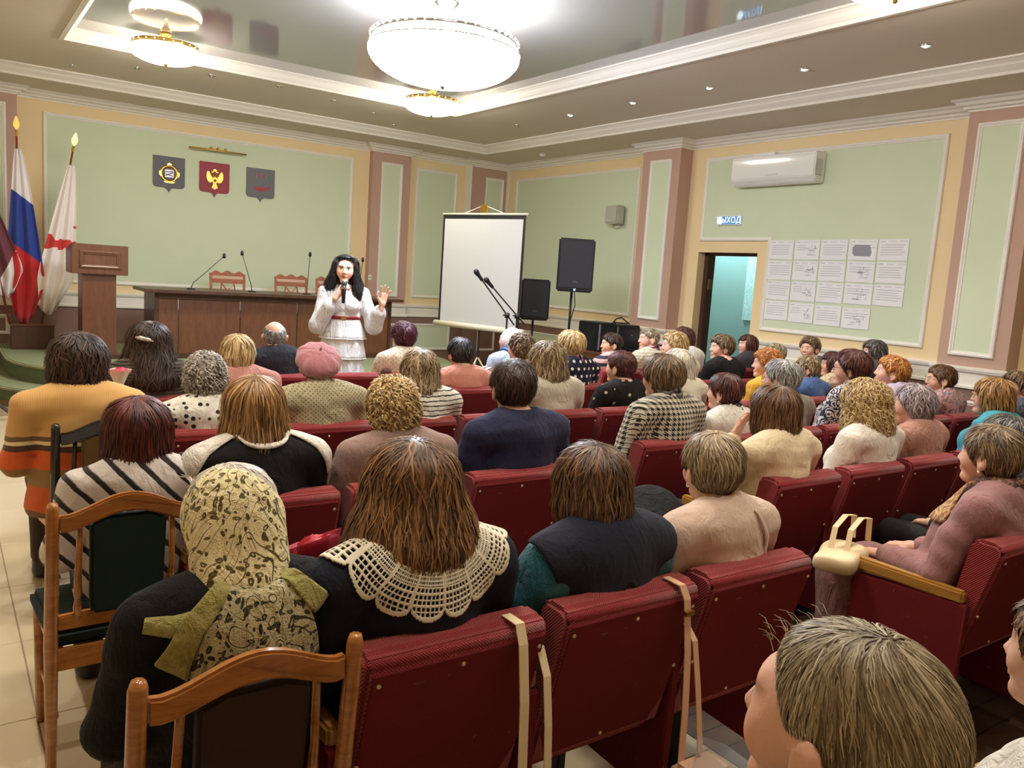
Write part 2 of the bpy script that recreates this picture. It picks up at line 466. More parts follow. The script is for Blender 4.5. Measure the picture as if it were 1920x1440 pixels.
# front wall panels
panel(wf, rect(1.18, 5.49, 1.19, 3.37), mp_front())
panel(wf, rect(6.63, 7.43, 1.20, 3.37), mp_front())
panel(wf, rect(6.63, 7.43, .30, .76), mp_front(.013))
panel(wf, rect(-1.3, .05, 1.19, 3.37), mp_front())
pilaster(wf, (.2, .89, YF-.12, YF, 0, ZW), mp_front(.12), rect(.33, .77, 1.19, 3.40), rect(.33, .78, .50, .76))
pilaster(wf, (5.77, 6.46, YF-.12, YF, 0, ZW), mp_front(.12), rect(5.93, 6.31, 1.20, 3.36), rect(5.93, 6.31, .30, .76))
pilaster(wf, (7.63, XR, YF-.14, YF, 0, ZW), mp_front(.14), rect(7.93, 8.31, 1.20, 3.36), rect(7.93, 8.31, .30, .76))
MB().box(7.60, 7.63, YF-.16, YF, 1.1, ZW).obj('corner_bead', m_trim, wf)
MB().box(XR-.03, XR, YF-.19, YF-.14, 1.1, ZW).obj('corner_bead', m_trim, wf)
# right wall panels (CCW seen along a=y, b=z)
def rr(y0, y1, z0, z1): return rect(y0, y1, z0, z1)
panel(wr_, rr(8.86, 11.97, 1.19, 3.36), mp_right())
panel(wr_, rr(8.86, 11.97, .30, .76), mp_right(.013))
panel(wr_, [(4.43, 1.20), (6.51, 1.20), (6.51, 2.30), (7.62, 2.30), (7.62, 3.38), (4.43, 3.38)], mp_right())
panel(wr_, rr(4.43, 6.45, .30, .76), mp_right(.013))
panel(wr_, rr(.6, 3.2, 1.19, 3.38), mp_right())
panel(wr_, rr(.6, 3.2, .30, .76), mp_right(.013))
pilaster(wr_, (XR-.23, XR, 7.89, 8.60, 0, ZW), mp_right(.23), rr(8.03, 8.44, 1.19, 3.38), rr(8.03, 8.44, .30, .76))
pilaster(wr_, (XR-.23, XR, 3.50, 4.15, 0, ZW), mp_right(.23), rr(3.62, 4.05, 1.18, 3.40), rr(3.62, 4.05, .30, .76))

PATH_A = [(XR, YB), (XR, 3.50), (XR-.23, 3.50), (XR-.23, 4.15), (XR, 4.15), (XR, 6.66)]
PATH_B = [(XR, 7.63), (XR, 7.89), (XR-.23, 7.89), (XR-.23, 8.60), (XR, 8.60), (XR, YF-.14), (7.63, YF-.14), (7.63, YF), (6.46, YF), (6.46, YF-.12), (5.77, YF-.12), (5.77, YF), (.89, YF), (.89, YF-.12), (.2, YF-.12), (.2, YF), (XL, YF), (XL, YB), (XR, YB)]
COR = [(0, ZW), (.13, ZW), (.13, ZW-.018), (.105, ZW-.03), (.085, ZW-.055), (.05, ZW-.065), (.04, ZW-.085), (.015, ZW-.095), (.012, ZW-.11), (0, ZW-.11)]
RAIL = [(.012, .875), (.035, .875), (.035, .90), (.02, .91), (.02, 1.02), (.04, 1.035), (.05, 1.06), (.05, 1.075), (.012, 1.085), (0, 1.085), (0, .875)]
DADO = [(0, 0), (.012, 0), (.012, .88), (0, .88)]
BASE = [(.012, 0), (.03, 0), (.03, .085), (.02, .10), (.012, .10)]
tag(sweep_plan(PATH_A+PATH_B, COR).obj('trim_1', m_trim), 'white cornice running round the top of the walls', kind='structure')
tag(sweep_plan(PATH_A, RAIL).obj('trim_2', m_rail), 'wide white chair rail right of the door', kind='structure')
tag(sweep_plan(PATH_B, RAIL).obj('trim_3', m_rail), 'wide white chair rail from the door round to the stage', kind='structure')
sweep_plan(PATH_A, DADO).obj('dado', m_dado, wr_)
sweep_plan(PATH_B, DADO).obj('dado', m_dado, wf)
m_base = wood('skirting_wood', (96, 66, 48), (128, 92, 68), .5, (1, 1, 6))
tag(sweep_plan(PATH_A, BASE).obj('baseboard_right', m_base), 'brown skirting board right of the door', kind='structure')
tag(sweep_plan(PATH_B, BASE).obj('baseboard_front', m_base), 'brown skirting board along the remaining walls', kind='structure')

# ---- ceiling: three stepped tiers rising to a glossy stretched field
def ring(outer, inner, z0, z1):
    (a0, a1, b0, b1), (c0, c1, d0, d1) = outer, inner
    m = MB(); m.box(a0, c0, b0, b1, z0, z1).box(c1, a1, b0, b1, z0, z1).box(c0, c1, b0, d0, z0, z1).box(c0, c1, d1, b1, z0, z1); return m
T1 = (-.62, 7.38, -.2, 11.44); T2 = (1.11, 5.70, 2.47, 9.65)
ceil = ring((XL-.2, XR+.2, YB-.2, YF+.2), T1, ZW, ZW+.14).obj('ceiling', m_band); tag(ceil, 'taupe stepped ceiling edge above the walls', kind='structure')
ring((T1[0]-.1, T1[1]+.1, T1[2]-.1, T1[3]+.1), T2, 3.73, 3.85).obj('raised_tier', m_band, ceil)
MB().box(T2[0]-.05, T2[1]+.05, T2[2]-.05, T2[3]+.05, 3.835, 3.87).obj('stretch_field', m_gloss, ceil)
def mp_ceil(z): return lambda a, b, h: (a, b, z+h)
def cprof(w, h): return [(-.045, -.002), (-.045, -.012), (0, -.014), (.012, .01), (.02*1.2, .02), (w*.5, h*.45), (w*.6, h*.6), (w*.85, h*.8), (w, h*.85), (w, h)]
def crect(T): return [(T[0], T[2]), (T[1], T[2]), (T[1], T[3]), (T[0], T[3])]
tag(frame_mesh(crect(T1), cprof(.12, .11), mp_ceil(ZW)).obj('trim_4', m_trim), 'outer white ceiling moulding', kind='structure')
tag(frame_mesh(crect(T2), cprof(.09, .105), mp_ceil(3.73)).obj('trim_5', m_trim), 'inner white moulding framing the glossy ceiling field', kind='structure')

# ---- floor
m_tile = plain('floor_tile_cream', (206, 190, 158), .32, .06, 2.5, bump=.03, bscale=30)
m_grout = plain('floor_grout', (150, 134, 108), .8, .1, 30)
t_ = NT('dark_parquet')
v_ = t_.n('ShaderNodeTexBrick', Vector=t_.scaled((1, 1, 1)), Color1=lin((58, 40, 28)), Color2=lin((74, 52, 36)), Mortar=lin((24, 17, 12)), Scale=1.0)
v_.inputs['Brick Width'].default_value = .9; v_.inputs['Row Height'].default_value = .11; v_.inputs['Mortar Size'].default_value = .004
m_parq = t_.out(v_.outputs[0], .5)
fl = MB().box(XL-.2, XR+.2, YB-.2, YF+.2, -.2, -.004).obj('floor', m_grout); tag(fl, 'cream tiled floor of the hall', kind='structure')
TP = .668
tile_me = MB().box(0, TP-.005, 0, TP-.005, -.02, 0).mesh('tile', m_tile, bevel=.002, seg=1)
for ix in range(-3, 4):
    for iy in range(-2, 15):
        x0, y0 = .268+(ix-1)*TP, 3.12+(iy-4)*TP
        if x0 < XL-.3 or y0+TP > 9.4 or y0 < YB-.2 or x0 > 2.2: continue
        link('floor_tile', tile_me, fl, (x0, y0, 0))
MB().box(2.275, XR, YB, 9.2, -.02, -.001).obj('parquet', m_parq, fl)

# ---- stage with two rounded carpeted steps
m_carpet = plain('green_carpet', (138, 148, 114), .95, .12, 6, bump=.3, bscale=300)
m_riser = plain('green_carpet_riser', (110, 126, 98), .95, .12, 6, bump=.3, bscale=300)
m_nose = plain('step_nosing', (156, 160, 126), .8, .08, 20)
m_strip = plain('stage_skirting', (150, 128, 96), .6, .08, 10)
def stage_poly(r, y1=YF-.04):
    cxl, cxr, cy = 2.4, 4.5, 10.83; p = [(cxl-r, y1)]
    for i in range(19):
        a = PI+PI/2*i/18; p.append((cxl+r*math.cos(a), cy+r*math.sin(a)))
    for i in range(19):
        a = 1.5*PI+PI/2*i/18; p.append((cxr+r*math.cos(a), cy+r*math.sin(a)))
    p.append((cxr+r, y1)); return p
stage = empty('stage', (0, 0, 0), 0, 'low green carpeted stage with two rounded steps', 'stage')
for r, z0, z1 in ((2.11, 0, .19), (1.75, .19, .38)):
    p = stage_poly(r)
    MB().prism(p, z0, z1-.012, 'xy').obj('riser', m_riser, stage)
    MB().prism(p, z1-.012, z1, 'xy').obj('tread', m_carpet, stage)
    pth = [(q[0], q[1]) for q in p][::-1]
    sweep_plan(pth[::-1], [(-.02, z1-.03), (-.02, z1-.008), (0, z1-.006), (.012, z1-.012)]).obj('nosing', m_nose, stage)
sweep_plan(stage_poly(2.11), [(-.02, 0), (-.02, .045), (.01, .05), (.01, 0)]).obj('skirting_strip', m_strip, stage)

# ---- doorway and the teal hall behind
m_teal = plain('teal_wall_paint', (120, 164, 166), .7, .05, 3)
m_dkwood = wood('dark_door_wood', (58, 34, 24), (84, 52, 38), .45, (8, 8, 1))
hall = MB().box(XR+1.5, XR+1.6, 4.6, 11.2, 0, 3.2).box(XR+.25, XR+1.6, 11.1, 11.2, 0, 3.2).box(XR+.25, XR+1.6, 4.6, 4.7, 0, 3.2).box(XR+.25, XR+1.6, 4.6, 11.2, 3.0, 3.1)
tag(hall.obj('wall_hall', m_teal), 'pale teal wall of the hall seen through the doorway', kind='structure')
door = empty('door_1', (XR, 7.1, 0)); tag(door, 'open doorway with dark wooden frame to the teal hall', kind='structure')
MB().box(.13, .27, .46, .53, 0, 2.15).box(.13, .27, -.44, -.40, 0, 2.15).box(.13, .27, -.44, .53, 2.12, 2.154).obj('door_frame', m_dkwood, door, bevel=.004)
MB().box(.275, 1.15, -.52, -.475, .01, 2.10).obj('door_leaf', m_dkwood, door, bevel=.004)
MB().box(.155, .235, .43, .465, 1.66, 1.80).obj('strike_plate', plain('strike_plate_metal', (150, 130, 96), .35, .05, metal=.8), door, bevel=.004)
t_ = NT('lace_pattern_glass')
n_ = t_.noise(60, 4, .7, None, 2.0)
m_lace = t_.out(t_.mix(t_.step(n_, .5, .04), lin((126, 186, 196)), lin((190, 226, 232))), .4)
MB().box(XR+1.46, XR+1.50, 7.66, 7.98, 1.25, 2.9).obj('window_1', m_lace)
tag(bpy.data.objects['window_1'], 'patterned pale blue glazing in the hall', kind='structure')
hl = bpy.data.lights.new('hall_light', 'AREA'); hl.energy = HALL_LAMP; hl.size = .8; hl.color = (.85, .95, 1.0)
ho = bpy.data.objects.new('hall_light', hl); COL.objects.link(ho); ho.location = (XR+.9, 8.3, 2.95)

# ================================================================== LAMPS
def glow(name, c, strength, c2):
    t = NT(name)
    n = t.noise(60, 2, .5, t.scaled((1, 1, .35)))
    col = t.mix(t.step(n, .46, .1), lin(c2), lin(c))
    return t.out(lin((240, 235, 220)), .3, 0, .5, Emission_Color=col, Emission_Strength=strength)
m_bigbowl = glow('crystal_bowl_cool', (232, 241, 255), BIG_LAMP, (222, 230, 244))
m_smallbowl = glow('crystal_bowl_warm', (252, 248, 238), SMALL_LAMP, (236, 220, 184))
m_beads = plain('crystal_beads', (226, 222, 214), .1, .05, 40, .2)
def chandelier(loc, R, depth, drop, bowl, label, big):
    o = empty('chandelier', loc, 0, label, 'chandelier', 'ceiling chandeliers')
    g = m_chrome if big else m_gold
    s = R/.6
    MB().lathe([(0, 0), (.10*s, 0), (.095*s, -.02), (.03*s, -.085), (.012, -.09), (.012, -drop), (0, -drop)], n=20).obj('ceiling_canopy', g, o, smooth=True)
    prof = [(R*.93, -drop+.01)]
    for i in range(13):
        a = i/12*PI/2; prof.append((R*math.cos(a) if i else R, -drop-depth*.25-depth*.75*math.sin(a)))
    prof[1] = (R, -drop-depth*.18); 
    MB().lathe(prof, n=40).obj('crystal_bowl', bowl, o, smooth=True)
    MB().lathe([(R*.90, -drop+.03), (R*.95, -drop+.035), (R*.965, -drop), (R*.94, -drop-.01), (R*.90, -drop)], n=40).obj('rim', g, o, smooth=True)
    if big: MB().lathe([(R*1.0, -drop-depth*.19), (R*1.012, -drop-depth*.2), (R*1.0, -drop-depth*.22)], n=48).obj('rim_band', g, o, smooth=True)
    MB().lathe([(.02, -drop+.012), (R*(.74 if big else .93), -drop+.004), (R*(.74 if big else .93), -drop-.002), (.02, -drop-.002)], n=40).obj('top_plate', m_white, o, smooth=False)  # on the big lamp the plate is added to dim its ceiling glow
    nb = 48 if big else 24; bd = MB()
    for k in range(nb):
        a = 2*PI*k/nb
        bd.lathe([(0, .014*s+.004), (.012*s+.002, 0), (0, -.014*s-.004)], (R*.97*math.cos(a), R*.97*math.sin(a), -drop+.02), 6)
    bd.obj('crystal_fringe', m_beads, o)
    for k in range(3):
        a = 2*PI*k/3+.5
        MB().tube([(0, 0, -drop*.8 if drop > .2 else -.05), (R*.9*math.cos(a), R*.9*math.sin(a), -drop+.01)], .005, 6).obj('stay_rod', g, o)
    MB().lathe([(0, -drop-depth-.03), (.014, -drop-depth-.02), (.02, -drop-depth), (.03, -drop-depth+.02)], n=12).obj('finial', g, o, smooth=True)
    return o
GZ = 3.835
chandelier((3.44, 6.06, GZ), .62, .34, .33, m_bigbowl, 'largest crystal bowl chandelier, glowing white at the ceiling centre', True)
chandelier((1.94, 9.03, GZ), .335, .15, .145, m_smallbowl, 'small gold crystal chandelier above the flags, mirrored in the ceiling', False)
chandelier((4.98, 9.01, GZ), .335, .15, .145, m_smallbowl, 'small crystal chandelier hanging near the far ceiling corner', False)
chandelier((4.98, 3.09, GZ), .335, .15, .145, m_smallbowl, 'crystal chandelier cut off by the top edge, upper right', False)
chandelier((1.94, 3.09, GZ), .335, .15, .145, m_smallbowl, 'small crystal chandelier added nearest the camera, out of the frame', False)  # unseen lamp, added to help light the foreground

m_spot_on = emis('downlight_glow', (255, 236, 200), SPOT_LAMP)
m_spot_off = plain('downlight_lamp_off', (150, 148, 142), .15, .05, metal=.6)
def downlight(loc, lit, label, watt=26):
    o = empty('ceiling_downlight', loc, 0, label, 'downlight', 'ceiling downlights')
    MB().lathe([(.052, 0), (.052, -.006), (.042, -.010), (.034, -.004), (.030, .012)], n=20).obj('bezel', m_chrome, o, smooth=True)
    MB().lathe([(.032, .0), (.026, -.008 if lit else .004), (.012, -.014 if lit else .002), (0, -.016 if lit else .002)], n=16).obj('lamp', m_spot_on if lit else m_spot_off, o, smooth=True)
    if not lit: MB().lathe([(.018, .004), (.008, -.012), (0, -.014)], n=10).obj('lamp_tip', m_white, o, smooth=True)
    if lit:
        l = bpy.data.lights.new('downlight', 'SPOT'); l.energy = watt; l.spot_size = 1.7; l.spot_blend = .8; l.color = (1, .94, .84); l.shadow_soft_size = .04
        lo = bpy.data.objects.new('downlight_beam', l); COL.objects.link(lo); lo.location = (loc[0], loc[1], loc[2]-.03)
for i, y_ in enumerate((6.06, 4.92, 3.78, 2.64)):  # unseen lamps added over the aisle to brighten the foreground
    downlight((.22, y_, 3.73), True, 'added unseen downlight above the left aisle, %s one counted from the stage' % ['first', 'second', 'third', 'last'][i], 38)
for i, x_ in enumerate((1.1, 2.26, 3.42, 4.58, 5.74)):  # second added row, out of frame, lighting the nearest seats
    downlight((x_, 1.15, 3.73), True, 'added out-of-frame downlight behind the camera, %s' % ['nearest the aisle wall', 'left of the middle one', 'in the middle', 'right of the middle one', 'nearest the door wall'][i], 38)
ORD = ['first', 'second', 'third', 'fourth', 'fifth', 'sixth', 'seventh', 'eighth']
for i, y_ in enumerate((8.34, 7.2, 6.06, 4.92, 3.78)):
    downlight((6.6, y_, 3.73), True, 'lit round downlight, %s from the far end of the right ceiling band' % ORD[i])
downlight((6.6, 9.5, 3.73), False, 'unlit downlight in the far corner of the right ceiling band')
for i, (x_, y_) in enumerate(((1.34, 10.95), (1.93, 10.42), (2.66, 10.06), (3.41, 9.93), (4.19, 10.16), (4.91, 10.49), (5.5, 11.06))):
    downlight((x_, y_, 3.73), False, 'unlit ceiling downlight over the stage, %s from the left' % ORD[i])
sd = empty('smoke_detector', (7.89, 10.6, ZW), 0, 'round white smoke detector on the ceiling edge', 'smoke detector')
MB().lathe([(.055, 0), (.055, -.02), (.04, -.035), (.038, -.045), (0, -.05)], n=20).obj('housing', m_white, sd, smooth=True)
MB().lathe([(.012, -.048), (.012, -.056), (0, -.058)], n=10).obj('sensor', m_black, sd)

# ================================================================== THEATRE SEATS
t_ = NT('red_ribbed_velvet')
x_, y_, z_ = t_.sep()[:3]
rib = t_.math('MULTIPLY', t_.math('SINE', t_.math('MULTIPLY', x_, 760.0)), t_.math('SINE', t_.math('MULTIPLY', t_.math('ADD', z_, y_), 700.0)))
base_ = t_.mix(t_.noise(7, 4), lin((160, 46, 50)), lin((188, 66, 66)))
t_.bump(t_.math('ADD', rib, t_.math('MULTIPLY', t_.noise(30, 3), .8)), .45, .002)
m_velvet = t_.out(t_.mix(t_.math('MULTIPLY', t_.math('ADD', rib, 1.0), .5), lin((84, 12, 20)), base_), .8, 0, .25, Sheen_Weight=.25)
t_ = NT('red_back_cloth')
rb_ = t_.math('SINE', t_.math('MULTIPLY', t_.sep()[2], 1100.0))
n_ = t_.noise(3, 5, .6)
spots = t_.math('GREATER_THAN', t_.noise(38, 2, .5), .73)
t_.bump(rb_, .25, .0015)
m_backcloth = t_.out(t_.mix(t_.math('MULTIPLY', spots, .35), t_.mix(n_, lin((92, 22, 27)), lin((114, 31, 36))), lin((118, 98, 120))), .85, 0, .2)
m_armwood = wood('armrest_wood', (150, 104, 44), (186, 138, 66), .35, (5, 1, 5), 5, .3)
m_tack = plain('tack_brass', (214, 196, 160), .3, .05, metal=.7)
m_iron = plain('dark_iron', (30, 26, 25), .5, .1, metal=.3)
SW = .485
def seat_back_mesh():
    b = MB()
    # section through the back (y,z), leaning; thickness to the front
    sec = [(.005, .795), (.010, .825), (.030, .840), (.095, .842), (.118, .825), (.19, .40), (.175, .37), (.125, .365)]
    for sx in (1,):
        b.prism(sec, -SW/2, SW/2, 'yz')
    return b.mesh('backrest', m_velvet, bevel=.012, seg=2)
me_back = seat_back_mesh()
def me_panel_():
    b = MB()
    p = [(-.228, .80), (.228, .80), (.228, .47), (.19, .385), (-.19, .385), (-.228, .47)]
    b.prism(p, -.004, .004, 'xz')
    k = .12/.43
    b.v = [(v[0], v[1]+.004+(.80-v[2])*k, v[2]) for v in b.v]
    return b.mesh('back_panel', m_backcloth, bevel=.002, seg=1)
me_panel = me_panel_()
me_roll = MB().tube([(-SW/2+.012, .022, .815), (SW/2-.012, .022, .815)], .016, 8).mesh('top_roll', m_velvet, smooth=True)
me_cush = MB().prism([(.15, .33), (.15, .43), (.30, .445), (.52, .455), (.565, .44), (.57, .36), (.54, .33)], -.235, .235, 'yz').mesh('seat_cushion', m_velvet, bevel=.018, seg=2)
me_side = MB().prism([(.10, .10), (.085, .60), (.13, .605), (.50, .585), (.53, .55), (.50, .12)], -.018, .018, 'yz').mesh('side_panel', m_backcloth, bevel=.006, seg=1)
me_arm = MB().prism([(-.018, .10), (-.020, .16), (-.024, .48), (-.018, .53), (.018, .53), (.024, .48), (.020, .16), (.018, .10)], .60, .648, 'xy').mesh('armrest', m_armwood, bevel=.008, seg=2)
me_leg = MB().box(-.02, .02, .12, .48, 0, .02).box(-.015, .015, .26, .32, .02, .345).mesh('pedestal', m_iron, bevel=.004, seg=1)
me_tack = MB().lathe([(0, .0035), (.0045, .003), (.0065, 0), (.006, -.004)], n=8).mesh('tack', m_tack, smooth=True)
TACKS = [(-.215, .775), (0, .778), (.215, .772), (-.222, .56), (.222, .57), (.0, .40)]
def seat(x, y, label, right_end=False, group='red theatre seats', tacks=True):
    o = empty('theatre_seat', (x, y, 0), 0, label, 'seat', group)
    bo = link('backrest', me_back, o); link('top_roll', me_roll, bo); pb = link('back_panel', me_panel, o)
    link('seat_cushion', me_cush, o); link('pedestal', me_leg, o)
    for sx in ((-1, 1) if right_end else (-1,)):
        link('side_panel', me_side, o, (sx*.264, 0, 0)); link('armrest', me_arm, o, (sx*.264, 0, 0))
    if tacks:
        for tx, tz in TACKS:
            yy = .004+(.80-tz)*.279
            link('tack', me_tack, pb, (tx+random.uniform(-.006, .006), yy-.004, tz), (math.radians(74), 0, 0))
    return o
random.seed(3)
def row(y, cs, labels, endgap=None, tacks=True):
    for i, c in enumerate(cs):
        last = i == len(cs)-1 or cs[i+1]-c > .62
        seat(c, y, labels[i], last, tacks=tacks)
S = 'red theatre seat '
row(.16, [.80], ['red theatre seat of the grey-haired man in the bottom right corner'])
row(.22, [1.62], ['red theatre seat at the bottom right edge of the picture'])
row(1.45, [.96, 1.50, 2.03], ['worn red theatre seat nearest the camera, behind the crochet lace collar', 'stained red theatre seat with a beige strap over its right end', 'red theatre seat behind the woman in the plain beige sweater'])
row(2.69, [.96, 1.49, 2.02], ['red theatre seat with its top corner showing right of the floral headscarf', 'red theatre seat behind the mauve jumper, mostly hidden by ginger hair', 'red theatre seat behind the woman in the navy top'])
row(3.88, [1.12, 1.65, 2.18, 2.71, 3.24, 3.77, 4.30, 4.83, 5.36, 5.89, 6.42, 6.95],
    [S+'behind the polka dot blouse', S+'behind the pink beret woman', S+'behind the striped jersey', 'empty red theatre seat left of the grey jacket, in front of the pink top', S+'behind the blonde in the pale grey jacket', S+'behind the black floral top', S+'behind the white bobbed hair', 'red theatre seat just left of the yellow top', S+'of the orange-haired woman', S+'behind the blue denim collar', S+'of the woman in the beige floral blouse', 'red theatre seat at the wall end below the pinned sheets'], tacks=True)
row(4.90, [1.04, 1.57, 2.10, 2.63, 3.16, 3.69, 4.22, 4.75, 5.28, 5.81, 6.34, 6.87, 7.40, 7.93],
    [S+'behind the long dark hair with a clip', S+'of the short blonde in pink', 'red theatre seat between the short blonde and the beret', 'empty red theatre seat in front of the striped jersey', S+'of the black-haired woman in pink', S+'of the brown curly-haired woman beside the white headscarf', S+'behind the navy polka dot blouse', 'empty red theatre seat right of the polka dot blouse', S+'of the curly blonde old woman in profile', S+'behind the woman in black by the doorway', 'red theatre seat right of the woman in black', 'red theatre seat of the grey-blonde woman hidden behind orange curls', 'red theatre seat of the woman turning her face by the pinned sheets', 'red theatre seat nearest the wall rail below the sheets'], tacks=False)
row(5.72, [1.53, 2.06, 2.59, 3.12, 3.65, 4.18, 4.71, 5.40, 5.93, 6.46, 7.40],
    ['front row red theatre seat left of the bald man', 'front row red theatre seat behind the bald man', 'empty front row red theatre seat right of the bald man', 'front row red theatre seat of the purple-haired woman', 'empty front row red theatre seat left of the white headscarf', 'front row red theatre seat of the white headscarf woman', 'empty front row red theatre seat right of the white headscarf', 'front row red theatre seat of the pink and navy striped woman', 'front row red theatre seat of the old man in cream', 'front row red theatre seat of the dark-haired woman in white', 'front row red theatre seat of the dark-haired woman by the rail'], tacks=False)
row(1.20, [3.24, 3.78, 4.32], ['red theatre seat with ochre wooden armrest of the woman in mauve', 'red theatre seat at the right edge beside the mauve dress', 'red theatre seat of the dark grey-haired woman at right edge'])
row(2.14, [3.26, 3.82, 4.37, 4.92, 5.46], [S+'behind the cream blouse', S+'behind the curly blonde in white', S+'behind the fuzzy pink sweater', 'empty red theatre seat right of the fuzzy pink sweater', S+'of the glasses-wearing blonde bob in teal'])
row(2.96, [3.24, 3.78, 4.32, 4.86, 5.40, 5.94, 6.48, 7.02], [S+'behind the houndstooth jacket', S+'of the burgundy-haired woman in white jacket', S+'behind the grey hair and glasses', 'empty red theatre seat between grey hair and navy print blouse', S+'of the navy and white print blouse', S+'of the reddish-blonde woman in lavender', S+'behind the pink patterned shawl', 'red theatre seat at the far right end by the pilaster'])

# ================================================================== WOODEN CHAIRS
m_honey = wood('varnished_honey_wood', (138, 82, 34), (188, 124, 62), .22, (1, 1, 5), 5, .5)
m_blackwood = wood('black_lacquer_wood', (20, 18, 16), (40, 36, 32), .22, (1, 1, 5), 5, .4)
def wooden_chair(x, y, rz, mw, pad, label):
    o = empty('wooden_chair', (x, y, 0), rz, label, 'chair', 'wooden chairs along the aisle')
    def yb(z): return -.055*max(0, (z-.45))/.45     # rake of the back
    for sx in (-1, 1):
        X = sx*.205
        MB().tube([(X, .02, 0), (X, .008, .30), (X, 0, .46), (X, yb(.7), .70), (X, yb(.9), .895), (X, yb(.91), .91)], [.015, .019, .021, .019, .018, .013], 8).obj('back_post', mw, o, smooth=True)
        MB().tube([(sx*.185, .40, 0), (sx*.185, .40, .2), (sx*.185, .40, .43)], [.015, .019, .021], 8).obj('front_leg', mw, o, smooth=True)
        MB().tube([(sx*.135, yb(.55), .52), (sx*.135, yb(.6), .57), (sx*.135, yb(.62), .595), (sx*.135, yb(.64), .61), (sx*.135, yb(.7), .68), (sx*.13, yb(.8), .84)], [.010, .013, .008, .013, .010, .009], 8).obj('spindle', mw, o, smooth=True)
        MB().box(sx*.18-.012, sx*.18+.012, .02, .39, .37, .43).obj('side_apron', mw, o, bevel=.003)
        MB().tube([(sx*.19, .03, .2), (sx*.18, .39, .2)], .010, 6).obj('stretcher', mw, o, smooth=True)
    # arched crest rail
    up, lo = [], []
    for i in range(17):
        u = -1+2*i/16; a = abs(u)
        hgt = .868+.062*(.5+.5*math.cos(PI*min(1, a/.92)))**.75
        up.append((u*.19, hgt)); lo.append((u*.19, hgt-.052-.006*(1-a)))
    b = MB(); b.prism(up+lo[::-1], -.013, .013, 'xz'); b.v = [(v[0], v[1]+yb(.88)-.035*(1-(v[0]/.19)**2)+.012, v[2]) for v in b.v]
    b.obj('crest_rail', mw, o, bevel=.006)
    b = MB(); b.prism([(-.19, .50), (.19, .50), (.19, .545), (0, .555), (-.19, .545)], -.012, .012, 'xz'); b.v = [(v[0], v[1]+yb(.53), v[2]) for v in b.v]
    b.obj('lower_rail', mw, o, bevel=.004)
    # upholstered splat
    b = MB(); b.prism([(-.10, .545), (.10, .545), (.105, .60), (.108, .84), (.06, .862), (-.06, .862), (-.108, .84), (-.105, .60)], -.022, .018, 'xz'); b.v = [(v[0], v[1]+yb(v[2])-.012, v[2]) for v in b.v]
    b.obj('back_pad', pad, o, bevel=.010)
    MB().prism([(-.205, .01), (.205, .01), (.215, .42), (-.215, .42)], .43, .485, 'xy').obj('seat_pad', pad, o, bevel=.016)
    MB().box(-.19, .19, .385, .41, .36, .43).obj('front_apron', mw, o, bevel=.003)
    MB().box(-.19, .19, .0, .02, .36, .43).obj('rear_apron', mw, o, bevel=.003)
    return o
pad_g = fabric('dark_green_chair_cloth', (22, 36, 34), fine=300, wr=.1)
pad_b = fabric('dark_brown_chair_cloth', (50, 32, 22), fine=300, wr=.1)
pad_o = fabric('olive_brown_chair_cloth', (96, 70, 34), fine=300, wr=.1)
wooden_chair(.48, 1.50, 0, m_honey, pad_b, 'varnished wooden chair with dark brown padded back nearest the camera')
wooden_chair(.47, 2.69, .03, m_honey, pad_g, 'varnished wooden chair with dark green padded back behind the striped jacket')
wooden_chair(.61, 3.91, 0, m_blackwood, pad_o, 'black lacquered chair with olive padded back behind the tan sweater')

# ================================================================== STAGE FURNITURE
m_walnut = wood('walnut_veneer', (92, 56, 36), (124, 80, 54), .38, (6, 6, .8), 3, .15)
m_walnut2 = wood('walnut_dark', (66, 40, 28), (92, 58, 40), .4, (6, 6, .8), 3, .1)
SZ = .38
tb = empty('presidium_table', (0, 0, SZ), 0, 'long walnut veneered presidium table on the stage', 'table')
MB().box(2.06, 5.50, 10.48, 11.30, .81, .85).obj('table_top', m_walnut2, tb, bevel=.004)
MB().box(2.18, 2.22, 10.62, 11.22, 0, .81).obj('end_panel', m_walnut2, tb)
MB().box(5.34, 5.38, 10.62, 11.22, 0, .81).obj('end_panel', m_walnut2, tb)
xs_ = [2.22, 2.46, 3.22, 3.98, 4.74, 5.34]
for i in range(5):
    MB().box(xs_[i]+.006, xs_[i+1]-.006, 10.625, 10.65, .06, .81).obj('front_panel', m_walnut, tb, bevel=.004)
MB().box(2.20, 5.36, 10.60, 10.64, 0, .06).obj('plinth', m_walnut2, tb)
MB().box(2.22, 5.34, 10.60, 10.63, .74, .81).obj('top_rail', m_walnut2, tb)

lc = empty('lectern', (1.58, 10.8, SZ), 0, 'walnut lectern with framed front panel beside the flags', 'lectern')
MB().box(-.18, .18, -.16, .2, .04, .99).obj('column', m_walnut, lc, bevel=.004)
MB().box(-.24, .24, -.24, .3, 0, .05).obj('base', m_walnut2, lc, bevel=.006)
MB().prism([(-.22, .99), (.26, .99), (.26, 1.27), (-.22, 1.335)], -.30, .30, 'yz').obj('reading_desk', m_walnut, lc, bevel=.006)
link('front_frame', frame_mesh(rect(-.22, .22, 1.055, 1.265), FR, lambda a, b_, h: (a, -.22-h*.6, b_)).mesh('front_frame', m_walnut), lc)

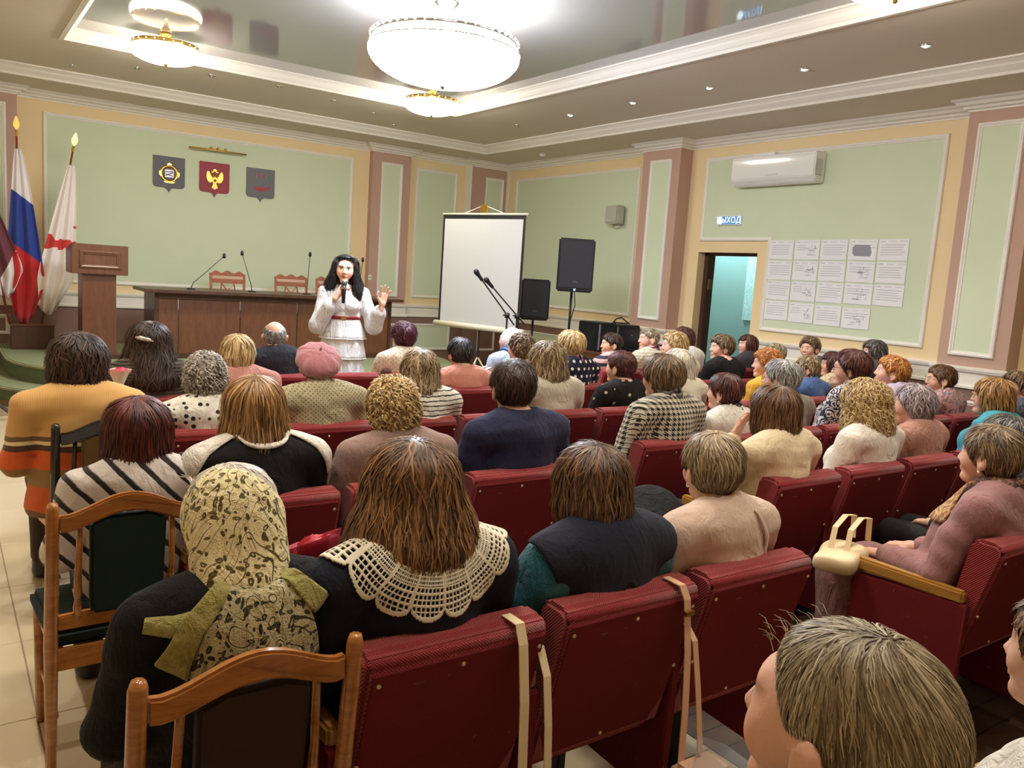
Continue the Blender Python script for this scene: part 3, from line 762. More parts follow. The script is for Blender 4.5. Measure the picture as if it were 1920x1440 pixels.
m_carved = wood('carved_chair_wood', (146, 84, 62), (190, 122, 94), .3, (1, 1, 4), 5, .3)
m_pad_pale = plain('pale_chair_pad', (214, 180, 156), .6, .05)
def stage_chair(x, y, label):
    o = empty('carved_chair', (x, y, SZ), PI, label, 'chair', 'carved chairs behind the stage table')
    for sx in (-1, 1):
        MB().tube([(sx*.22, -.02, 0), (sx*.22, 0, .45), (sx*.235, -.06, 1.06)], [.018, .022, .018], 8).obj('back_post', m_carved, o, smooth=True)
        MB().tube([(sx*.21, .40, 0), (sx*.21, .40, .43)], [.016, .022], 8).obj('front_leg', m_carved, o, smooth=True)
        MB().tube([(sx*.10, -.035, .82), (sx*.085, -.035, .93)], .010, 6).obj('baluster', m_carved, o)
    pts_u = [(u*.235, 1.075+.018*math.cos(u*9)+.012*(1-u*u)) for u in np.linspace(-1, 1, 25)]
    MB().prism(pts_u+[(.225, 1.03), (-.225, 1.03)], -.075, -.045, 'xz').obj('crest_rail', m_carved, o, bevel=.004)
    MB().box(-.21, .21, -.07, -.045, .985, 1.035).obj('padded_band', m_pad_pale, o, bevel=.006)
    MB().box(-.215, .215, -.066, -.04, .925, .985).obj('middle_rail', m_carved, o, bevel=.004)
    for sx in (-1, 1):
        MB().tube([(0, -.05, .82), (sx*.03, -.05, .86), (sx*.09, -.05, .93)], .009, 6).obj('fret', m_carved, o)
    MB().box(-.215, .215, -.05, -.03, .78, .82).obj('lower_rail', m_carved, o, bevel=.003)
    MB().box(-.23, .23, -.02, .42, .40, .47).obj('seat', m_pad_pale, o, bevel=.02)
stage_chair(3.38, 11.72, 'carved wooden chair behind the stage table, leftmost of three')
stage_chair(4.30, 11.72, 'carved wooden chair behind the stage table, middle of three')
stage_chair(4.93, 11.72, 'carved wooden chair behind the stage table, partly hidden by the singer')

def gooseneck(x, y, tip, label):
    o = empty('gooseneck_microphone', (x, y, SZ+.85), 0, label, 'microphone', 'table microphones')
    MB().lathe([(0, .02), (.04, .018), (.055, .008), (.055, 0)], n=16).obj('base', m_black, o, smooth=True)
    v = Vector(tip)-Vector((x, y, SZ+.85))
    pts = [(0, 0, .015), (v.x*.08, v.y*.08, .09), (v.x*.4, v.y*.4, v.z*.47), (v.x, v.y, v.z)]
    MB().tube(pts, [.006, .005, .0045, .0045], 6).obj('gooseneck', m_black, o, smooth=True)
    MB().lathe([(0, .04), (.016, .03), (.022, .0), (.018, -.025), (0, -.03)], (v.x, v.y, v.z), 10).obj('windscreen', m_black, o, smooth=True)
gooseneck(2.67, 10.9, (3.08, 10.9, 1.68), 'gooseneck microphone bending right at the left end of the stage table')
gooseneck(3.45, 10.9, (3.31, 10.9, 1.73), 'gooseneck microphone in front of the leftmost carved chair')
gooseneck(4.21, 10.9, (4.24, 10.9, 1.78), 'upright gooseneck microphone in front of the middle carved chair')
gooseneck(4.98, 10.9, (5.03, 10.9, 1.76), 'gooseneck microphone showing right of the singer')

# ---- flags
fb = empty('flag_stand', (.98, 11.68, SZ), 0, 'dark wooden box holding the flag poles', 'flag stand')
MB().box(-.23, .23, -.10, .10, 0, .29).obj('box', m_walnut2, fb, bevel=.006)
MB().box(-.24, .24, -.11, .11, .29, .31).obj('lid', m_walnut, fb, bevel=.004)
m_pole = wood('flag_pole_wood', (120, 50, 34), (150, 70, 48), .35, (4, 4, 1), 4, .2)
def stripes3(name, cols, z0, z1, tilt=.0):
    t = NT(name); x, y, z = t.sep()[:3]
    v = t.math('DIVIDE', t.math('SUBTRACT', t.math('ADD', z, t.math('MULTIPLY', x, tilt)), z0), z1-z0)
    c = t.mix(t.math('GREATER_THAN', v, .36), lin(cols[2]), lin(cols[1])); c = t.mix(t.math('GREATER_THAN', v, .68), c, lin(cols[0]))
    return t.out(c, .7, 0, .3, Sheen_Weight=.2)
def flag(base, top, w0, zs, mat, label, emblem=None):
    bx, tx = Vector(base), Vector(top)
    o = empty('flag', base, 0, label, 'flag', 'flags beside the lectern')
    d = tx-bx
    po = MB().tube([(0, 0, 0), d*.55, d], [.014, .014, .011], 8).obj('pole', m_pole, o, smooth=True)
    f = MB(); f.add([], [])
    b = MB()
    # leaf-shaped gilded finial
    dn_ = d.normalized()
    out = [(0, 0), (.028, .035), (.036, .075), (.018, .13), (0, .17), (-.018, .13), (-.036, .075), (-.028, .035)]
    b.prism(out, -.006, .006, 'xz'); b.tube([(0, 0, -.07), (0, 0, -.03), (0, 0, 0)], [.014, .020, .010], 8)
    q = Vector((0, 0, 1)).rotation_difference(dn_).to_matrix().to_4x4()
    b.xf(Matrix.Translation(d+dn_*.05) @ q).obj('finial', m_gold, po)
    # hanging folded cloth: half-closed pleats gathered at the pole
    n, m = 30, 26; V = []; Fq = []
    z_top, z_bot = zs
    for j in range(m+1):
        v = j/m; zz = z_top+(z_bot-z_top)*v; pp = d*((zz)/d.z)
        wid = w0*(.18+.82*min(1, v*1.35)**.8)*(1 if v < .8 else 1-.55*(v-.8)/.2)
        for i in range(n+1):
            u = i/n; fold = math.sin(u*PI*5+.6*v)*.035*(.4+v)
            V.append((pp.x-wid*.35+u*wid, pp.y-.03+fold, zz-(.10*v)*math.sin(u*PI*.9)*v))
    for j in range(m):
        for i in range(n): Fq.append((j*(n+1)+i, j*(n+1)+i+1, (j+1)*(n+1)+i+1, (j+1)*(n+1)+i))
    me = npmesh('cloth', np.array(V), np.array(Fq), mat); c = link('cloth', me, o)
    sm = c.modifiers.new('thick', 'SOLIDIFY'); sm.thickness = .003
    if emblem: emblem(o)
    return o
fl_t = stripes3('tricolour_cloth', ((232, 226, 228), (44, 66, 150), (196, 40, 44)), .2, 2.2, .75)
fl_w = NT('white_red_cloth'); zz_ = fl_w.sep()[2]
nn_ = fl_w.noise(2.2, 3, .5, None, 1.0)
b1 = fl_w.math('LESS_THAN', fl_w.math('ABSOLUTE', fl_w.math('SUBTRACT', fl_w.math('ADD', zz_, fl_w.math('MULTIPLY', nn_, .5)), 1.27)), .06)
fl_w = fl_w.out(fl_w.mix(b1, lin((236, 228, 224)), lin((204, 56, 50))), .7, Sheen_Weight=.2)
fl_p = stripes3('maroon_white_cloth', ((112, 60, 72), (112, 60, 72), (232, 226, 226)), .25, 1.6, -2.2)
def emb(o):
    MB().lathe([(0, 0), (.02, 0)], (0, 0, 0), 10).xf(Matrix.Translation((.36, -.10, 1.22)) @ Matrix.Rotation(PI/2, 4, 'X')).obj('emblem', plain('emblem_red', (190, 70, 50), .6), o)
flag((.86, 11.68, SZ+.31), (.84, 11.70, 2.96), .40, (2.10, .10), fl_t, 'white blue and red tricolour flag on a tall pole')
flag((1.08, 11.66, SZ+.31), (1.44, 11.70, 2.86), .40, (1.98, .22), fl_w, 'white flag with red patches leaning behind the lectern', emb)
flag((.74, 11.64, SZ+.31), (.36, 11.70, 2.72), .42, (1.70, .42), fl_p, 'maroon and white flag cut off by the left edge')

# ---- three coats of arms
def arms(x, col, label, deco, name):
    o = empty('coat_of_arms', (x, YF-.01, 2.52), 0, label, 'coat of arms', 'coats of arms on the front wall')
    w = .21; p = [(-w, .49), (-w, .115)]
    for i in range(6): a = PI+PI/2*i/5; p.append((-w+.05+.05*math.cos(a), .115+.05*math.sin(a)))
    p += [(-.055, .065), (-.025, .045), (0, 0), (.025, .045), (.055, .065)]
    for i in range(6): a = 1.5*PI+PI/2*i/5; p.append((w-.05+.05*math.cos(a), .115+.05*math.sin(a)))
    p += [(w, .115), (w, .49)]
    MB().prism(p, -.018, 0, 'xz').obj('shield', plain(name, col, .5, .04), o, bevel=.003)
    deco(o); return o
m_silver = plain('emblem_silver', (220, 216, 214), .4, .1, 60, .3)
m_red_em = plain('emblem_crimson', (170, 34, 50), .5, .05)
def deco1(o):
    MB().lathe([(.085, 0), (.10, -.014), (.118, -.014), (.128, 0)], n=28).xf(Matrix.Translation((0, -.018, .255)) @ Matrix.Rotation(-PI/2, 4, 'X')).obj('wreath', m_gold, o, smooth=True)
    b = MB().box(-.058, .058, -.030, -.018, .205, .31); b.obj('book', m_silver, o, bevel=.004)
    MB().tube([(-.05, -.032, .225), (.05, -.032, .275)], .006, 6).tube([(-.05, -.032, .28), (.05, -.032, .285)], .006, 6).tube([(-.05, -.032, .245), (.05, -.032, .225)], .005, 6).obj('emblem_mark', plain('emblem_dark', (60, 54, 58), .5), o)
    MB().prism([(-.035, .385), (0, .405), (.035, .385), (.02, .36), (-.02, .36)], -.03, -.018, 'xz').obj('crest', m_gold, o)
    for sx in (-1, 1): MB().prism([(sx*.105, .20), (sx*.135, .235), (sx*.135, .275), (sx*.105, .30)], -.03, -.018, 'xz').obj('leaf', m_gold, o)
    MB().prism([(-.08, .15), (.08, .15), (.055, .128), (-.055, .128)], -.03, -.018, 'xz').obj('ribbon', m_gold, o)
def deco2(o):
    e = MB()
    e.prism([(-.03, .19), (.03, .19), (.034, .25), (.02, .29), (-.02, .29), (-.034, .25)], -.032, -.018, 'xz').obj('eagle_body', m_gold, o, bevel=.003)
    for sx in (-1, 1):
        MB().prism([(sx*.03, .27), (sx*.055, .30), (sx*.075, .345), (sx*.10, .365), (sx*.115, .33), (sx*.118, .27), (sx*.10, .225), (sx*.07, .20), (sx*.035, .215)], -.03, -.018, 'xz').obj('wing', m_gold, o)
        MB().tube([(sx*.01, -.026, .28), (sx*.018, -.028, .315), (sx*.036, -.028, .33), (sx*.056, -.028, .318)], [.012, .010, .010, .004], 6).obj('eagle_head', m_gold, o)
        MB().prism([(sx*.02, .345), (sx*.045, .345), (sx*.05, .365), (sx*.033, .358), (sx*.017, .365)], -.028, -.018, 'xz').obj('crown', m_gold, o)
        MB().tube([(sx*.02, -.026, .20), (sx*.05, -.026, .165), (sx*.085, -.026, .165)], [.010, .007, .004], 6).obj('claw', m_gold, o)
    MB().prism([(-.022, .365), (.022, .365), (.026, .385), (0, .40), (-.026, .385)], -.028, -.018, 'xz').obj('crown', m_gold, o)
    MB().prism([(-.02, .19), (.02, .19), (.045, .135), (.02, .12), (0, .105), (-.02, .12), (-.045, .135)], -.03, -.018, 'xz').obj('tail', m_gold, o)
    MB().prism([(-.018, .215), (.018, .215), (.018, .25), (0, .255), (-.018, .25)], -.037, -.03, 'xz').obj('breast_shield', m_red_em, o)
def deco3(o):
    for x in (-.07, 0, .07): MB().prism([(x-.012, .355), (x+.012, .355), (x+.008, .39), (x+.012, .42), (x-.012, .42), (x-.008, .39)], -.024, -.018, 'xz').obj('emblem_tower', plain('emblem_rose', (172, 92, 104), .5), o)
    MB().prism([(-.11, .22), (-.03, .215), (.05, .215), (.15, .235), (.14, .205), (.09, .20), (.06, .17), (-.02, .16), (-.06, .17)], -.024, -.018, 'xz').obj('emblem_figure', m_red_em, o)
arms(2.72, (92, 92, 96), 'dark grey shield with golden round emblem, left of three on the wall', deco1, 'shield_grey')
arms(3.34, (150, 34, 52), 'crimson shield with golden double-headed eagle, middle of three on the wall', deco2, 'shield_crimson')
arms(4.01, (100, 102, 106), 'grey shield with small red figures, right of three on the wall', deco3, 'shield_grey_two')
pl = empty('picture_light', (3.36, YF-.12, 3.17), 0, 'brass picture light above the middle coat of arms', 'lamp')
MB().tube([(-.40, 0, 0), (.40, 0, 0)], .012, 8).obj('tube', m_gold, pl, smooth=True)
for sx in (-1, 0, 1): MB().lathe([(0, .03), (.02, .02), (.022, -.01), (0, -.02)], (sx*.10, .0, .02), 10).obj('knob', m_gold, pl, smooth=True)
MB().tube([(0, 0, 0), (0, .06, .03), (0, .12, .02)], .008, 6).obj('bracket', m_gold, pl)
ol = empty('wall_socket', (5.80, YF-.12, 1.50), 0, 'small white wall socket beside the singer', 'socket')
MB().box(-.03, .03, -.012, 0, -.04, .04).obj('plate', m_white, ol, bevel=.004)
MB().lathe([(0, 0), (.018, 0)], n=12).xf(Matrix.Translation((0, -.013, 0)) @ Matrix.Rotation(PI/2, 4, 'X')).obj('socket_face', plain('socket_grey', (190, 186, 180), .5), ol)

# ================================================================== RIGHT SIDE EQUIPMENT
m_screen = plain('projection_screen_cloth', (196, 196, 192), .8, .01, 3)
m_ivory = plain('ivory_metal', (220, 212, 186), .45, .03)
A_, B_ = Vector((5.40, 9.30, 0)), Vector((5.76, 7.98, 0))
Cn = (A_+B_)/2; ang = math.atan2(B_.y-A_.y, B_.x-A_.x)
sc_ = empty('projection_screen', (Cn.x, Cn.y, 0), ang, 'white portable projection screen with black border on a tripod', 'screen')
W_ = (B_-A_).length/2
MB().box(-W_, W_, -.004, 0, 1.03, 2.40).obj('screen_cloth', m_black, sc_)
MB().box(-W_+.035, W_-.035, -.006, -.004, 1.03, 2.345).obj('screen_face', m_screen, sc_)
MB().tube([(-W_-.01, 0, 2.405), (W_+.03, 0, 2.405)], .014, 8).obj('top_bar', m_ivory, sc_, smooth=True)
MB().tube([(-W_-.06, 0, 1.0), (W_+.06, 0, 1.0)], .038, 12).obj('roller_case', m_ivory, sc_, smooth=True)
MB().tube([(-.35, .01, 2.41), (-.05, .01, 2.50), (.05, .01, 2.50), (.35, .01, 2.41)], .005, 6).obj('carry_handle', m_ivory, sc_)
MB().box(-.06, .06, .0, .025, 2.42, 2.52).obj('hook_plate', m_gold, sc_, bevel=.004)
MB().tube([(0, .05, .25), (0, .05, 2.45)], .014, 8).obj('tripod_pole', m_black, sc_)
for k in range(3):
    a = 2*PI*k/3+.5
    MB().tube([(0, .05, .62), (.40*math.cos(a), .05+.40*math.sin(a), .012)], .011, 6).obj('tripod_leg', m_ivory, sc_)

def speaker(x, y, z0, rz, w, h, d, label, led):
    o = empty('loudspeaker', (x, y, z0), rz, label, 'loudspeaker', 'black loudspeakers')
    MB().prism([(-w/2, -d/2), (w/2, -d/2), (w*.38, d/2), (-w*.38, d/2)], 0, h, 'xy').obj('cabinet', m_black, o, bevel=.02)
    gr = MB().box(-w/2+.02, w/2-.02, -d/2-.008, -d/2, .05, h-.03)
    gr.obj('grille', plain('speaker_grille', (44, 45, 52), .6, .2, 200, bump=.4, bscale=500), o, bevel=.006)
    MB().box(-.03, .03, -d/2-.011, -d/2-.008, .12, .135).obj('badge', plain('badge_grey', (96, 96, 100), .4), o)
    if led: MB().lathe([(0, -.012), (.012, -.006), (.012, 0)], n=10).xf(Matrix.Translation((0, -d/2-.004, .03)) @ Matrix.Rotation(-PI/2, 4, 'X')).obj('power_light', emis('blue_led', (70, 110, 255), 14), o)
    return o
def stand(x, y, ztop, label, splay=.45):
    o = empty('speaker_stand', (x, y, 0), 0, label, 'stand', 'loudspeaker stands')
    MB().tube([(0, 0, .08), (0, 0, ztop*.6)], .022, 10).obj('lower_pole', m_black, o, smooth=True)
    MB().tube([(0, 0, ztop*.55), (0, 0, ztop)], .016, 10).obj('upper_pole', m_black, o, smooth=True)
    MB().lathe([(.03, -.04), (.034, 0), (.03, .04)], (0, 0, ztop*.58), 12).obj('collar', m_black, o, smooth=True)
    for k in range(3):
        a = 2*PI*k/3+.4
        MB().tube([(0, 0, .55), (splay*math.cos(a), splay*math.sin(a), .015)], .011, 6).obj('leg', m_black, o)
    return o
speaker(6.72, 8.20, 1.52, math.radians(-30), .47, .67, .40, 'large black loudspeaker with a blue light on a pole', True)
stand(6.72, 8.20, 1.52, 'black pole stand under the loudspeaker with a blue light')
speaker(6.80, 9.10, 1.09, math.radians(-32), .40, .56, .36, 'black loudspeaker half hidden behind the projection screen', False)
stand(6.80, 9.10, 1.09, 'black pole stand under the half hidden loudspeaker', .35)
cb = MB().tube([(6.60, 8.00, 1.53), (6.66, 8.04, 1.35), (6.70, 8.16, 1.15), (6.69, 8.15, .9), (6.74, 8.14, .7), (6.8, 8.1, .3), (7.1, 8.05, .01)], .006, 6).obj('speaker_cable', m_black, smooth=True)
tag(cb, 'black cable hanging down the loudspeaker pole', 'cable')

def mic_stand(x, y, tip, piv, label):
    o = empty('microphone_stand', (x, y, 0), 0, label, 'microphone stand', 'boom microphone stands')
    P = Vector(piv)-Vector((x, y, 0)); T = Vector(tip)-Vector((x, y, 0)); dv = (T-P)
    MB().tube([(0, 0, .05), (P.x, P.y, P.z)], .011, 8).obj('pole', m_black, o)
    MB().tube([P-dv*.30, T], .008, 6).obj('boom', m_black, o)
    MB().lathe([(0, .03), (.028, .02), (.028, -.03), (0, -.035)], tuple(P), 10).obj('boom_clamp', m_black, o, smooth=True)
    MB().tube([P, P+Vector((-.07, -.02, .0))], .007, 6).obj('clamp_knob', m_black, o)
    MB().tube([T, T+dv.normalized()*.07, T+dv.normalized()*.11], [.018, .020, .030], 10).obj('microphone_clip', m_black, o)
    MB().lathe([(0, .03), (.026, .018), (.03, 0), (.022, -.02), (0, -.03)], tuple(T+dv.normalized()*.12), 10).obj('windscreen', m_black, o, smooth=True)
    for k in range(3):
        a = 2*PI*k/3+.9
        MB().tube([(0, 0, .10), (.28*math.cos(a), .28*math.sin(a), .012)], .009, 6).obj('leg', m_black, o)
mic_stand(5.12, 7.30, (4.75, 7.30, 1.60), (5.10, 7.30, 1.24), 'black boom microphone stand, the left of two by the screen')
mic_stand(5.33, 7.42, (4.97, 7.42, 1.53), (5.32, 7.42, 1.23), 'black boom microphone stand, the right of two by the screen')

dk = empty('equipment_desk', (7.66, 8.45, 0), 0, 'brown wooden desk carrying the audio cases', 'desk')
MB().box(-.45, .45, -.35, .30, .70, .74).obj('desk_top', m_walnut, dk, bevel=.004)
MB().box(-.44, -.41, -.33, .28, 0, .70).obj('side_panel', m_walnut, dk)
MB().box(.38, .41, -.33, .28, 0, .70).obj('side_panel', m_walnut, dk)
MB().box(-.41, .38, -.30, -.28, .2, .70).obj('front_panel', m_walnut, dk)
def case(x0, x1, y0, y1, z0, z1, label):
    o = empty('audio_case', ((x0+x1)/2, (y0+y1)/2, z0), 0, label, 'case', 'black audio cases')
    w, d, h = (x1-x0)/2, (y1-y0)/2, z1-z0
    MB().box(-w, w, -d, d, 0, h).obj('body', m_black, o, bevel=.012)
    MB().box(-w+.03, w-.03, -d-.008, -d, .05, h-.04).obj('front_panel', plain('case_panel', (34, 34, 38), .3, .1), o, bevel=.004)
    MB().box(-w+.005, -w+.03, -d-.012, -d, .02, h-.02).obj('edge_strip', plain('case_edge_grey', (150, 152, 158), .4, .05, metal=.4), o)
    MB().lathe([(0, -.008), (.012, -.006), (.014, 0)], n=10).xf(Matrix.Translation((w*.3, -d-.006, h*.62)) @ Matrix.Rotation(-PI/2, 4, 'X')).obj('knob', plain('knob_grey', (120, 120, 126), .3), o)
case(7.23, 7.56, 8.20, 8.62, .741, 1.13, 'narrow black audio case on the desk, the left one')
case(7.60, 8.05, 8.25, 8.62, .741, 1.10, 'wide black audio case on the desk with cables on top')
hb = MB().tube([(7.66, 8.4, 1.115), (7.68, 8.36, 1.18), (7.8, 8.38, 1.20), (7.92, 8.40, 1.14), (8.0, 8.42, 1.115), (7.9, 8.5, 1.115), (7.75, 8.5, 1.125)], .010, 6).obj('coiled_cable', m_black, smooth=True)
tag(hb, 'loose black cable heaped on the wide audio case', 'cable')
pp_ = MB().box(7.52, 7.68, 8.10, 8.19, .741, .765).obj('white_box', m_white, bevel=.006); tag(pp_, 'small white box lying at the desk edge', 'box')

# ---- wall fittings on the right wall
ws = empty('wall_speaker', (XR, 9.23, 2.54), 0, 'small grey wall speaker on the green panel', 'wall speaker')
MB().prism([(-.20, -.15), (-.20, .13), (-.04, .17), (-.04, -.12)], 0, .27, 'xy').obj('cabinet', plain('speaker_grey', (200, 196, 184), .5, .03), ws, bevel=.012)
MB().box(-.206, -.20, -.13, .11, .02, .25).obj('grille', plain('speaker_grey_grille', (186, 182, 170), .6, .03, bump=.3, bscale=400), ws, bevel=.004)
MB().lathe([(0, -.006), (.016, -.004), (.018, 0)], n=12).xf(Matrix.Translation((-.207, -.01, .16)) @ Matrix.Rotation(-PI/2, 4, 'Y')).obj('badge', plain('badge_dark', (90, 90, 92), .4), ws)
MB().box(-.06, 0, -.03, .05, -.05, .0).obj('bracket', m_white, ws)

ac = empty('air_conditioner', (XR, 6.43, 2.96), 0, 'white wall mounted air conditioner above the exit sign', 'air conditioner')
sec = [(0, .0), (-.13, .0), (-.19, .055), (-.205, .10), (-.205, .33), (-.185, .35), (0, .36)]
b = MB(); n_ = len(sec)
b.add([(s_[0], -.60, s_[1]) for s_ in sec]+[(s_[0], .60, s_[1]) for s_ in sec], [tuple(range(n_)), tuple(range(n_, 2*n_))[::-1]]+[(i, (i+1) % n_, n_+(i+1) % n_, n_+i) for i in range(n_)])
b.obj('casing', plain('ac_glossy_white', (240, 240, 238), .12, .01, 5, Coat_Weight=.5), ac, bevel=.012)
MB().prism([(-.135, .006), (-.192, .058), (-.188, .064), (-.13, .012)], -.56, .56, 'xz').obj('vane', m_white, ac)
ac.children[-1].rotation_euler = (0, 0, 0)
MB().box(-.21, -.204, -.10, .08, .105, .12).obj('logo_strip', plain('ac_grey', (170, 170, 172), .3), ac)
MB().box(-.17, -.06, -.606, -.60, .08, .26).obj('side_cover', plain('ac_side', (206, 206, 200), .4), ac, bevel=.003)
MB().box(-.10, 0, .05, .35, .36, .40).obj('pipe_cover', m_white, ac, bevel=.004)

ex = empty('exit_sign', (XR, 7.14, 2.50), 0, 'illuminated exit sign above the doorway', 'exit sign')
MB().box(-.03, 0, -.19, .19, 0, .125).obj('housing', m_white, ex, bevel=.005)
MB().box(-.033, -.03, -.175, .175, .012, .113).obj('sign_face', emis('exit_face_blue', (84, 128, 178), .30), ex)
m_exit = emis('exit_letters', (215, 240, 255), .8)
def text(s, size, mat, parent, loc, rot, name='lettering', depth=.001):
    cu = bpy.data.curves.new('t', 'FONT'); cu.body = s; cu.size = size; cu.extrude = depth; cu.align_x = 'CENTER'; cu.align_y = 'CENTER'
    ob = bpy.data.objects.new('t', cu); COL.objects.link(ob)
    me = bpy.data.meshes.new_from_object(ob.evaluated_get(bpy.context.evaluated_depsgraph_get()))
    bpy.data.objects.remove(ob); me.materials.clear(); me.materials.append(mat)
    return link(name, me, parent, loc, rot)
text('ВЫХОД', .105, m_exit, ex, (-.0345, 0, .062), (PI/2, 0, -PI/2))
MB().box(-.0352, -.0342, .115, .172, .018, .107).obj('lamp_glare', emis('exit_hot', (240, 250, 255), 1.2), ex)

# ---- nineteen sheets pinned to the wall
m_paper = plain('printer_paper', (236, 236, 238), .7, .02, 6)
m_ink = plain('grey_print', (182, 182, 188), .8, .1, 40)
m_inkd = plain('dark_print', (150, 150, 158), .8, .2, 60)
rw = ['top row', 'second row', 'third row', 'bottom row']; cl_ = ['first', 'second', 'third', 'fourth', 'fifth']
prng = random.Random(5)
for r in range(4):
    for c in range(5 if r < 3 else 4):
        yc = 6.30-c*.355-r*.004; zc = 2.195-r*.243-(.006*c if r == 3 else -.004*c)
        o = empty('pinned_sheet', (XR-.012, yc, zc), 0, 'white printed sheet on the wall, %s, %s from the left' % (rw[r], cl_[c]), 'sheet', 'printed sheets pinned to the wall')
        o.rotation_euler = (prng.uniform(-.02, .02), 0, 0)
        w_, h_ = .168, .115
        MB().prism([(-w_, -h_), (w_, -h_), (w_, h_), (-w_, h_)], -.0015, .0, 'yz').obj('paper', m_paper, o)
        b = MB()
        def bar(y0, y1, z0, z1): b.box(-.0022, -.0014, -y1, -y0, z0, z1)
        bar(-w_+.02, -w_+.07, h_-.03, h_-.022); bar(w_-.1, w_-.02, h_-.026, h_-.022); bar(-.06, .03, h_-.028, h_-.024)
        kind = (r*5+c) % 5
        nl = 5 if kind in (0, 2, 4) else 3
        for l in range(nl):
            z0 = h_-.065-l*.026; e = prng.uniform(.02, .07); bar(-w_+.03, w_-e if kind != 1 else -.02, z0, z0+.006)
        b.obj('printed_text', m_ink, o)['kind'] = 'stuff'
        if kind in (1, 3):
            b = MB()
            if r == 0 and c == 3: b.prism([(-.10, -.07), (.09, -.07), (.12, -.04), (.12, .03), (.09, .055), (-.08, .055), (-.11, -.02)], -.0024, -.0014, 'yz')
            else:
                for q in range(16):
                    a0 = prng.uniform(-.11, .02) if kind == 3 else prng.uniform(-.13, -.04); z0 = prng.uniform(-.07, .03)
                    w9 = prng.random() < .5; b.box(-.0024, -.0014, a0, a0+(prng.uniform(.03, .08) if w9 else .004), z0, z0+(.004 if w9 else prng.uniform(.02, .05)))
            b.obj('printed_picture', m_inkd, o)['kind'] = 'stuff'

# hall chair glimpsed through the doorway
hc = empty('black_chair', (XR+.62, 6.98, 0), .4, 'black chair standing in the hall behind the doorway', 'chair')
MB().box(-.22, .22, -.22, .22, .42, .48).obj('seat', m_black, hc, bevel=.02)
MB().box(-.22, .22, -.24, -.19, .50, .98).obj('backrest', m_black, hc, bevel=.02)
for sx in (-1, 1):
    for sy in (-1, 1): MB().tube([(sx*.19, sy*.19, 0), (sx*.19, sy*.19, .42)], .012, 6).obj('leg', m_black, hc)
# leg of a black tripod at the left edge
tp = empty('black_tripod', (.18, 9.05, 0), 0, 'black tripod whose leg shows at the left edge', 'tripod')
MB().tube([(0, 0, .35), (0, 0, 1.3)], .016, 8).obj('pole', m_black, tp)
for k in range(3):
    a = 2*PI*k/3-.35
    MB().tube([(0, 0, .42), (.46*math.cos(a), .46*math.sin(a), .016)], .016, 6).obj('leg', plain('tripod_leg_plum', (58, 48, 58), .4), tp)

# ================================================================== PEOPLE
m_skin = skinmat()
SING = (3.03, 6.93)
HC = np.array([0, .060, 1.130])           # head centre of a seated person, unit scale
def head_sdf(p):
    d = ell(p, (0, -.012, .025), (.076, .096, .088))
    d = smin(d, rc(p, (0, .028, -.005), (0, .047, -.082), .062, .034), .03)
    X = np.abs(p[0]); q = (X, p[1], p[2])
    d = smin(d, ell(q, (.038, .052, -.022), (.026, .030, .030)), .025)
    d = smin(d, rc(q, (0, .079, .034), (.036, .068, .034), .013, .010), .018)
    d = smax(d, -ell(q, (.031, .096, .014), (.017, .016, .011)), .012)
    d = smin(d, ell(q, (.031, .074, .013), .0135), .004)
    d = smin(d, rc(p, (0, .084, .020), (0, .103, -.018), .0070, .0108), .012)
    d = smin(d, ell(q, (.011, .093, -.023), (.008, .009, .007)), .008)
    d = smin(d, ell(p, (0, .086, -.049), (.023, .011, .0065)), .006)
    d = smin(d, ell(p, (0, .084, -.059), (.020, .012, .0075)), .006)
    d = smin(d, ell(p, (0, .072, -.088), (.022, .020, .017)), .02)
    eq = (q[0]+q[1]*F32(.35), q[1], q[2])
    ear = smax(ell(eq, (.082, -.014, -.006), (.013, .022, .034)), -ell(eq, (.098, -.008, -.002), (.011, .012, .020)), .005)
    ear = smin(ear, ell(eq, (.080, -.006, -.036), (.009, .009, .010)), .008)
    d = smin(d, ear, .006)
    return d
def head_cols(L, skin, lip, brow, eye):
    c = np.tile(np.array(skin), (len(L), 1)); x, y, z = np.abs(L[:, 0]), L[:, 1], L[:, 2]
    def blend(m, col): c[:] = c*(1-m[:, None])+np.array(col)*m[:, None]
    blush = np.clip(1-np.sqrt((x-.045)**2+(z+.028)**2)/.03, 0, 1)*(y > .04)*.35
    blend(blush, np.array(skin)*np.array([1.0, .72, .68]))
    eb = np.clip(1.6-np.sqrt(((x-.032)/.020)**2+((z-.030)/.006)**2), 0, 1)*(y > .055); blend(eb*.8, brow)
    ey = ((((x-.031)/.013)**2+((z-.013)/.0075)**2) < 1) & (y > .06); blend(ey*.9, (.75, .72, .70))
    ir = ((((x-.031)/.0062)**2+((z-.013)/.0068)**2) < 1) & (y > .06); blend(ir*1.0, eye)
    lp = np.clip(1.5-np.sqrt((x/.022)**2+((z+.054)/.011)**2), 0, 1)*(y > .06); blend(lp*.9, lip)
    return c
def rotm(yaw_, pitch_, roll_=0.0):
    return np.array((Matrix.Rotation(yaw_, 3, 'Z') @ Matrix.Rotation(pitch_, 3, 'X') @ Matrix.Rotation(roll_, 3, 'Y')))
def to_local(p, c, R):
    a, b, d = p[0]-F32(c[0]), p[1]-F32(c[1]), p[2]-F32(c[2])
    return tuple(a*F32(R[0, i])+b*F32(R[1, i])+d*F32(R[2, i]) for i in range(3))

